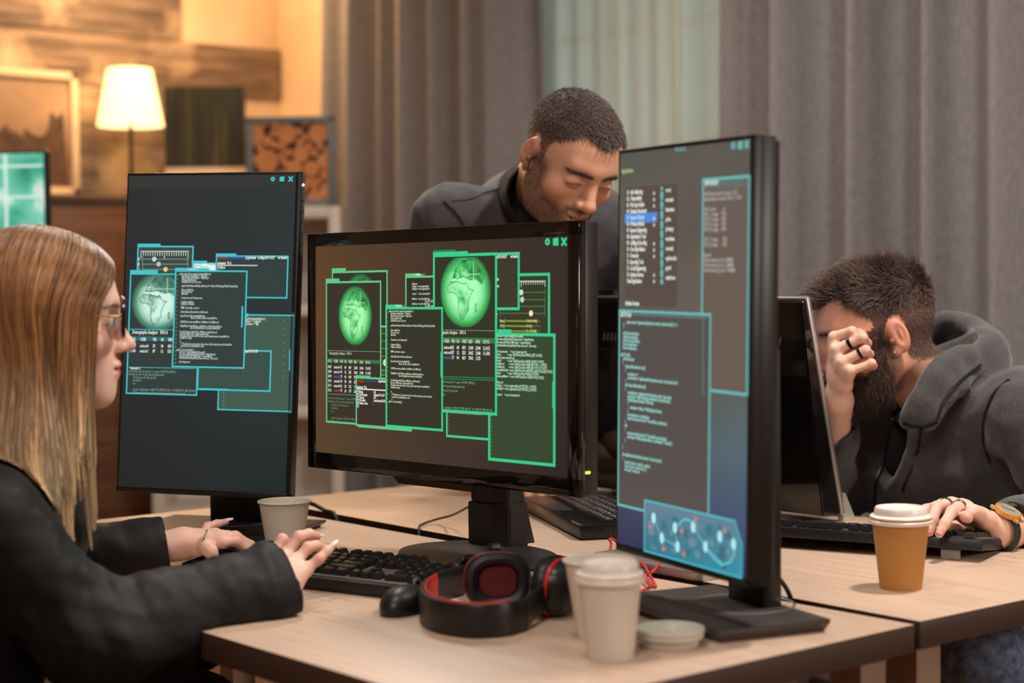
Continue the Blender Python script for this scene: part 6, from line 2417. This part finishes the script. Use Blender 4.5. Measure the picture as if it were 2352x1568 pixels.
v, f = mesh_sdf(C_, np.minimum(a_, b_) - .08, np.maximum(a_, b_) + .08, .003)
np_mesh('cuff', v - ro_l, f, M_rib, rm)
U_ = SDF().cap(nbr + tor * .02 + camdir(-.02, 0, .02), nbr + tor * .26 + camdir(-.03, 0, .03), .064, .105, .03)
U_.cap(to_w(FRR, (0, -.03, -.06)), nbr + tor * .03, .064, .068, .006, 's')
v, f = mesh_sdf(U_, nbr - .26, nbr + .2, .005)
np_mesh('undershirt', v - ro_l, f, mat('black_tshirt', (16, 15, 16), .85, 0, .2), rm)
M_zip = mat('zip_black', (14, 13, 14), .5)
seam('zip', [(2116, 985), (2106, 1040), (2090, 1085), (2072, 1128)], J, 2.6, 3.4, .0030, M_zip, rm, ro_l)
seam('collar_edge', [(2046, 962), (2080, 972), (2120, 978), (2152, 968)], J, 2.6, 3.4, .0042, M_rib, rm, ro_l)
seam('hood_seam', [(2152, 966), (2166, 925), (2200, 880), (2252, 838)], J, 2.6, 3.4, .0026, M_zip, rm, ro_l)
seam('sleeve_seam', [(2318, 870), (2282, 905), (2262, 955), (2258, 1010), (2272, 1060)], J, 2.5, 3.4, .0026, M_zip, rm, ro_l)
seam('front_seam', [(2050, 1010), (2030, 1060), (2012, 1110), (2008, 1160)], J, 2.6, 3.5, .0026, M_zip, rm, ro_l)
# rings, earrings, watch
M_br = mat('black_ring', (24, 26, 26), .25, .7)
M_sr = mat('silver_band', (206, 204, 200), .2, .95)


def ringon(name, a, b, t, R, m, w=.0045, thick=.0012):
    a, b = np.array(a), np.array(b)
    d = (b - a) / np.linalg.norm(b - a)
    Mx = Matrix.Translation(Vector(a + (b - a) * t - ro_l)) @ Vector(d).to_track_quat('Z', 'Y').to_matrix().to_4x4()
    return MB().lathe([(R, -w / 2), (R + thick, -w / 2 + .0004), (R + thick, w / 2 - .0004), (R, w / 2)], 36, T=Mx, wrap=True).build(name, m, rm)


ringon('finger_ring', mcp[1], fin[1][0], .52, .0096, M_br, .0062)
ringon('finger_ring', mcp[2], fin[2][0], .76, .0092, M_br, .0050)
ringon('finger_ring', mck[1], fik[1][0], .35, .0106, M_sr, .0050)
ringon('finger_ring', mck[2], fik[2][0], .25, .0104, M_sr, .0050)
for q in ((-.0835, .0045, -.020), (-.0825, .0040, -.030)):
    b = bmesh.new()
    bmesh.ops.create_icosphere(b, subdivisions=2, radius=.0016)
    MB().bm(b, T=Matrix.Translation(Vector(to_w(FRR, q) - ro_l))).build('ear_stud', M_sr, rm)
nk = []
for ch in fik[:3]:
    t_, d_ = np.array(ch[-1]), np.array(ch[-1]) - np.array(ch[-2])
    d_ /= np.linalg.norm(d_)
    up_ = camdir(-.2, .35, 1)
    nn = up_ - d_ * (up_ @ d_)
    nn /= np.linalg.norm(nn)
    nk.append((t_ + d_ * .003 + nn * .0060 - ro_l, -d_, nn, .0105, .0125))
nails('fingernail', nk, mat('pink_nails', (222, 150, 142), .35), rm)
wa = bpy.data.objects.new('wrist_watch', None)
COL.objects.link(wa)
wa.parent = rm
dw = (lel - wk) / np.linalg.norm(lel - wk)
wc = wk - dw * .006
upw = camdir(-.25, .62, .75)
upw = upw - dw * (upw @ dw)
upw /= np.linalg.norm(upw)
sdw = np.cross(dw, upw)
Mw = Matrix(((sdw[0], dw[0], upw[0], 0), (sdw[1], dw[1], upw[1], 0), (sdw[2], dw[2], upw[2], 0), (0, 0, 0, 1)))
Mw = Matrix.Translation(Vector(wc - ro_l)) @ Mw
MB().tube([(.0335 * math.cos(a), 0, .0335 * math.sin(a)) for a in np.linspace(0, 6.283, 49)[:-1]], 1., 8, T=Mw, sx=.0022, sy=.0115, closed=True, up=(1, 0, 0)).build('strap', mat('strap_dark', (40, 40, 34), .7), wa)
Mf = Mw @ Matrix.Translation((0, 0, .0345))
M_gold = mat('watch_gold', (214, 160, 84), .35, .25)
MB().lathe([(0, -.003), (.019, -.003), (.0212, -.001), (.0216, .004), (.0205, .0066), (.0186, .0072), (.0180, .0060), (0, .0058)], 40, T=Mf).build('watch_case', M_gold, wa)
b = MB().lathe([(0, .0064), (.0178, .0064), (.0178, .0060)], 40, T=Mf)
b.build('watch_dial', mat('dial_grey', (150, 146, 134), .15), wa)
b = MB()
for k, L in ((40, .010), (200, .013)):
    b.box((L / 2 * math.cos(rad(k)), L / 2 * math.sin(rad(k)), .0068), (L, .0009, .0004), T=Mf, rot=Matrix.Rotation(rad(k), 4, 'Z'))
b.build('watch_hands', M_black, wa)
for s1 in (-1, 1):
    for s2 in (-1, 1):
        MB().box((s1 * .0215, s2 * .0085, -.001), (.010, .0055, .0055), .0015, T=Mf).build('lug', M_gold, wa)
# jeans
M_jean = noisy(mat('blue_denim', (104, 122, 150), .85), (60, 60, 60), (78, 94, 122), (126, 144, 170), .25, .001, 6)
Lg = SDF()
fhr = np.array((-.30, -.95, 0))
lfr = np.array((.95, -.30, 0))
kns = []
for s_, kz, sp in ((1, .60, .085), (-1, .58, .05)):
    h0 = hipr + lfr * .09 * s_
    kn = P(2262, 1520, 2.80) if s_ > 0 else hipr + fhr * .44 - lfr * .16 + np.array((0, 0, .05))
    ft = np.array((kn[0] + .02, kn[1] + .06, .09))
    kns.append((kn, ft))
    Lg.cap(h0, kn, .095, .070, .03).cap(kn, ft, .066, .050, .03)
Lg.cap(hipr - lfr * .07, hipr + lfr * .07, .13, .13, .05)
Lg.disp = wrinkle(61, .006, 60)
v, f = mesh_sdf(Lg, (hipr[0] - .45, hipr[1] - .75, .03), (hipr[0] + .45, hipr[1] + .25, hipr[2] + .16), .007)
np_mesh('jeans', v - ro_l, f, M_jean, rm)
for kn, ft in kns:
    S2 = SDF().cap((ft[0], ft[1] + .03, .05), (ft[0] - .05, ft[1] - .14, .035), .046, .034, .02)
    S2.cut((0, 0, .002), (0, 0, -1), .004)
    v, f = mesh_sdf(S2, np.array((ft[0] - .2, ft[1] - .25, -.02)), np.array((ft[0] + .2, ft[1] + .2, .14)), .006)
    np_mesh('shoe', v - ro_l, f, bpy.data.materials['shoe_black'], rm)

# ---------------------------------------------------------------- chairs under the two seated people
M_seat = mat('chair_black', (22, 21, 22), .6)


def chair(label, at, rz, zs):
    o = thing('office_chair', label, 'chair', (at[0], at[1], 0), rz)
    MB().box((0, 0, zs - .03), (.46, .44, .055), .022, seg=3).build('seat', M_seat, o)
    MB().tube([(0, 0, .09), (0, 0, zs - .05)], .028, 16).build('gas_column', M_dark, o)
    for k in range(5):
        a = k * 1.2566
        MB().tube([(.02 * math.cos(a), .02 * math.sin(a), .10), (.27 * math.cos(a), .27 * math.sin(a), .065)], [.024, .016], 10).build('foot_spoke', M_dark, o)
        MB().tube([(.27 * math.cos(a) - .012 * math.sin(a), .27 * math.sin(a) + .012 * math.cos(a), .028), (.27 * math.cos(a) + .012 * math.sin(a), .27 * math.sin(a) - .012 * math.cos(a), .028)], .028, 14).build('caster', M_black, o)
    return o


chair('black office chair under the blonde woman, mostly hidden by her', (hip[0] + .03, hip[1] + .05), math.atan2(fh[1], fh[0]) - 1.571, .352)
chair('black office chair under the man in the hoodie, below the desk', (hipr[0] - .02, hipr[1] - .02), math.atan2(fhr[1], fhr[0]) - 1.571, .38)
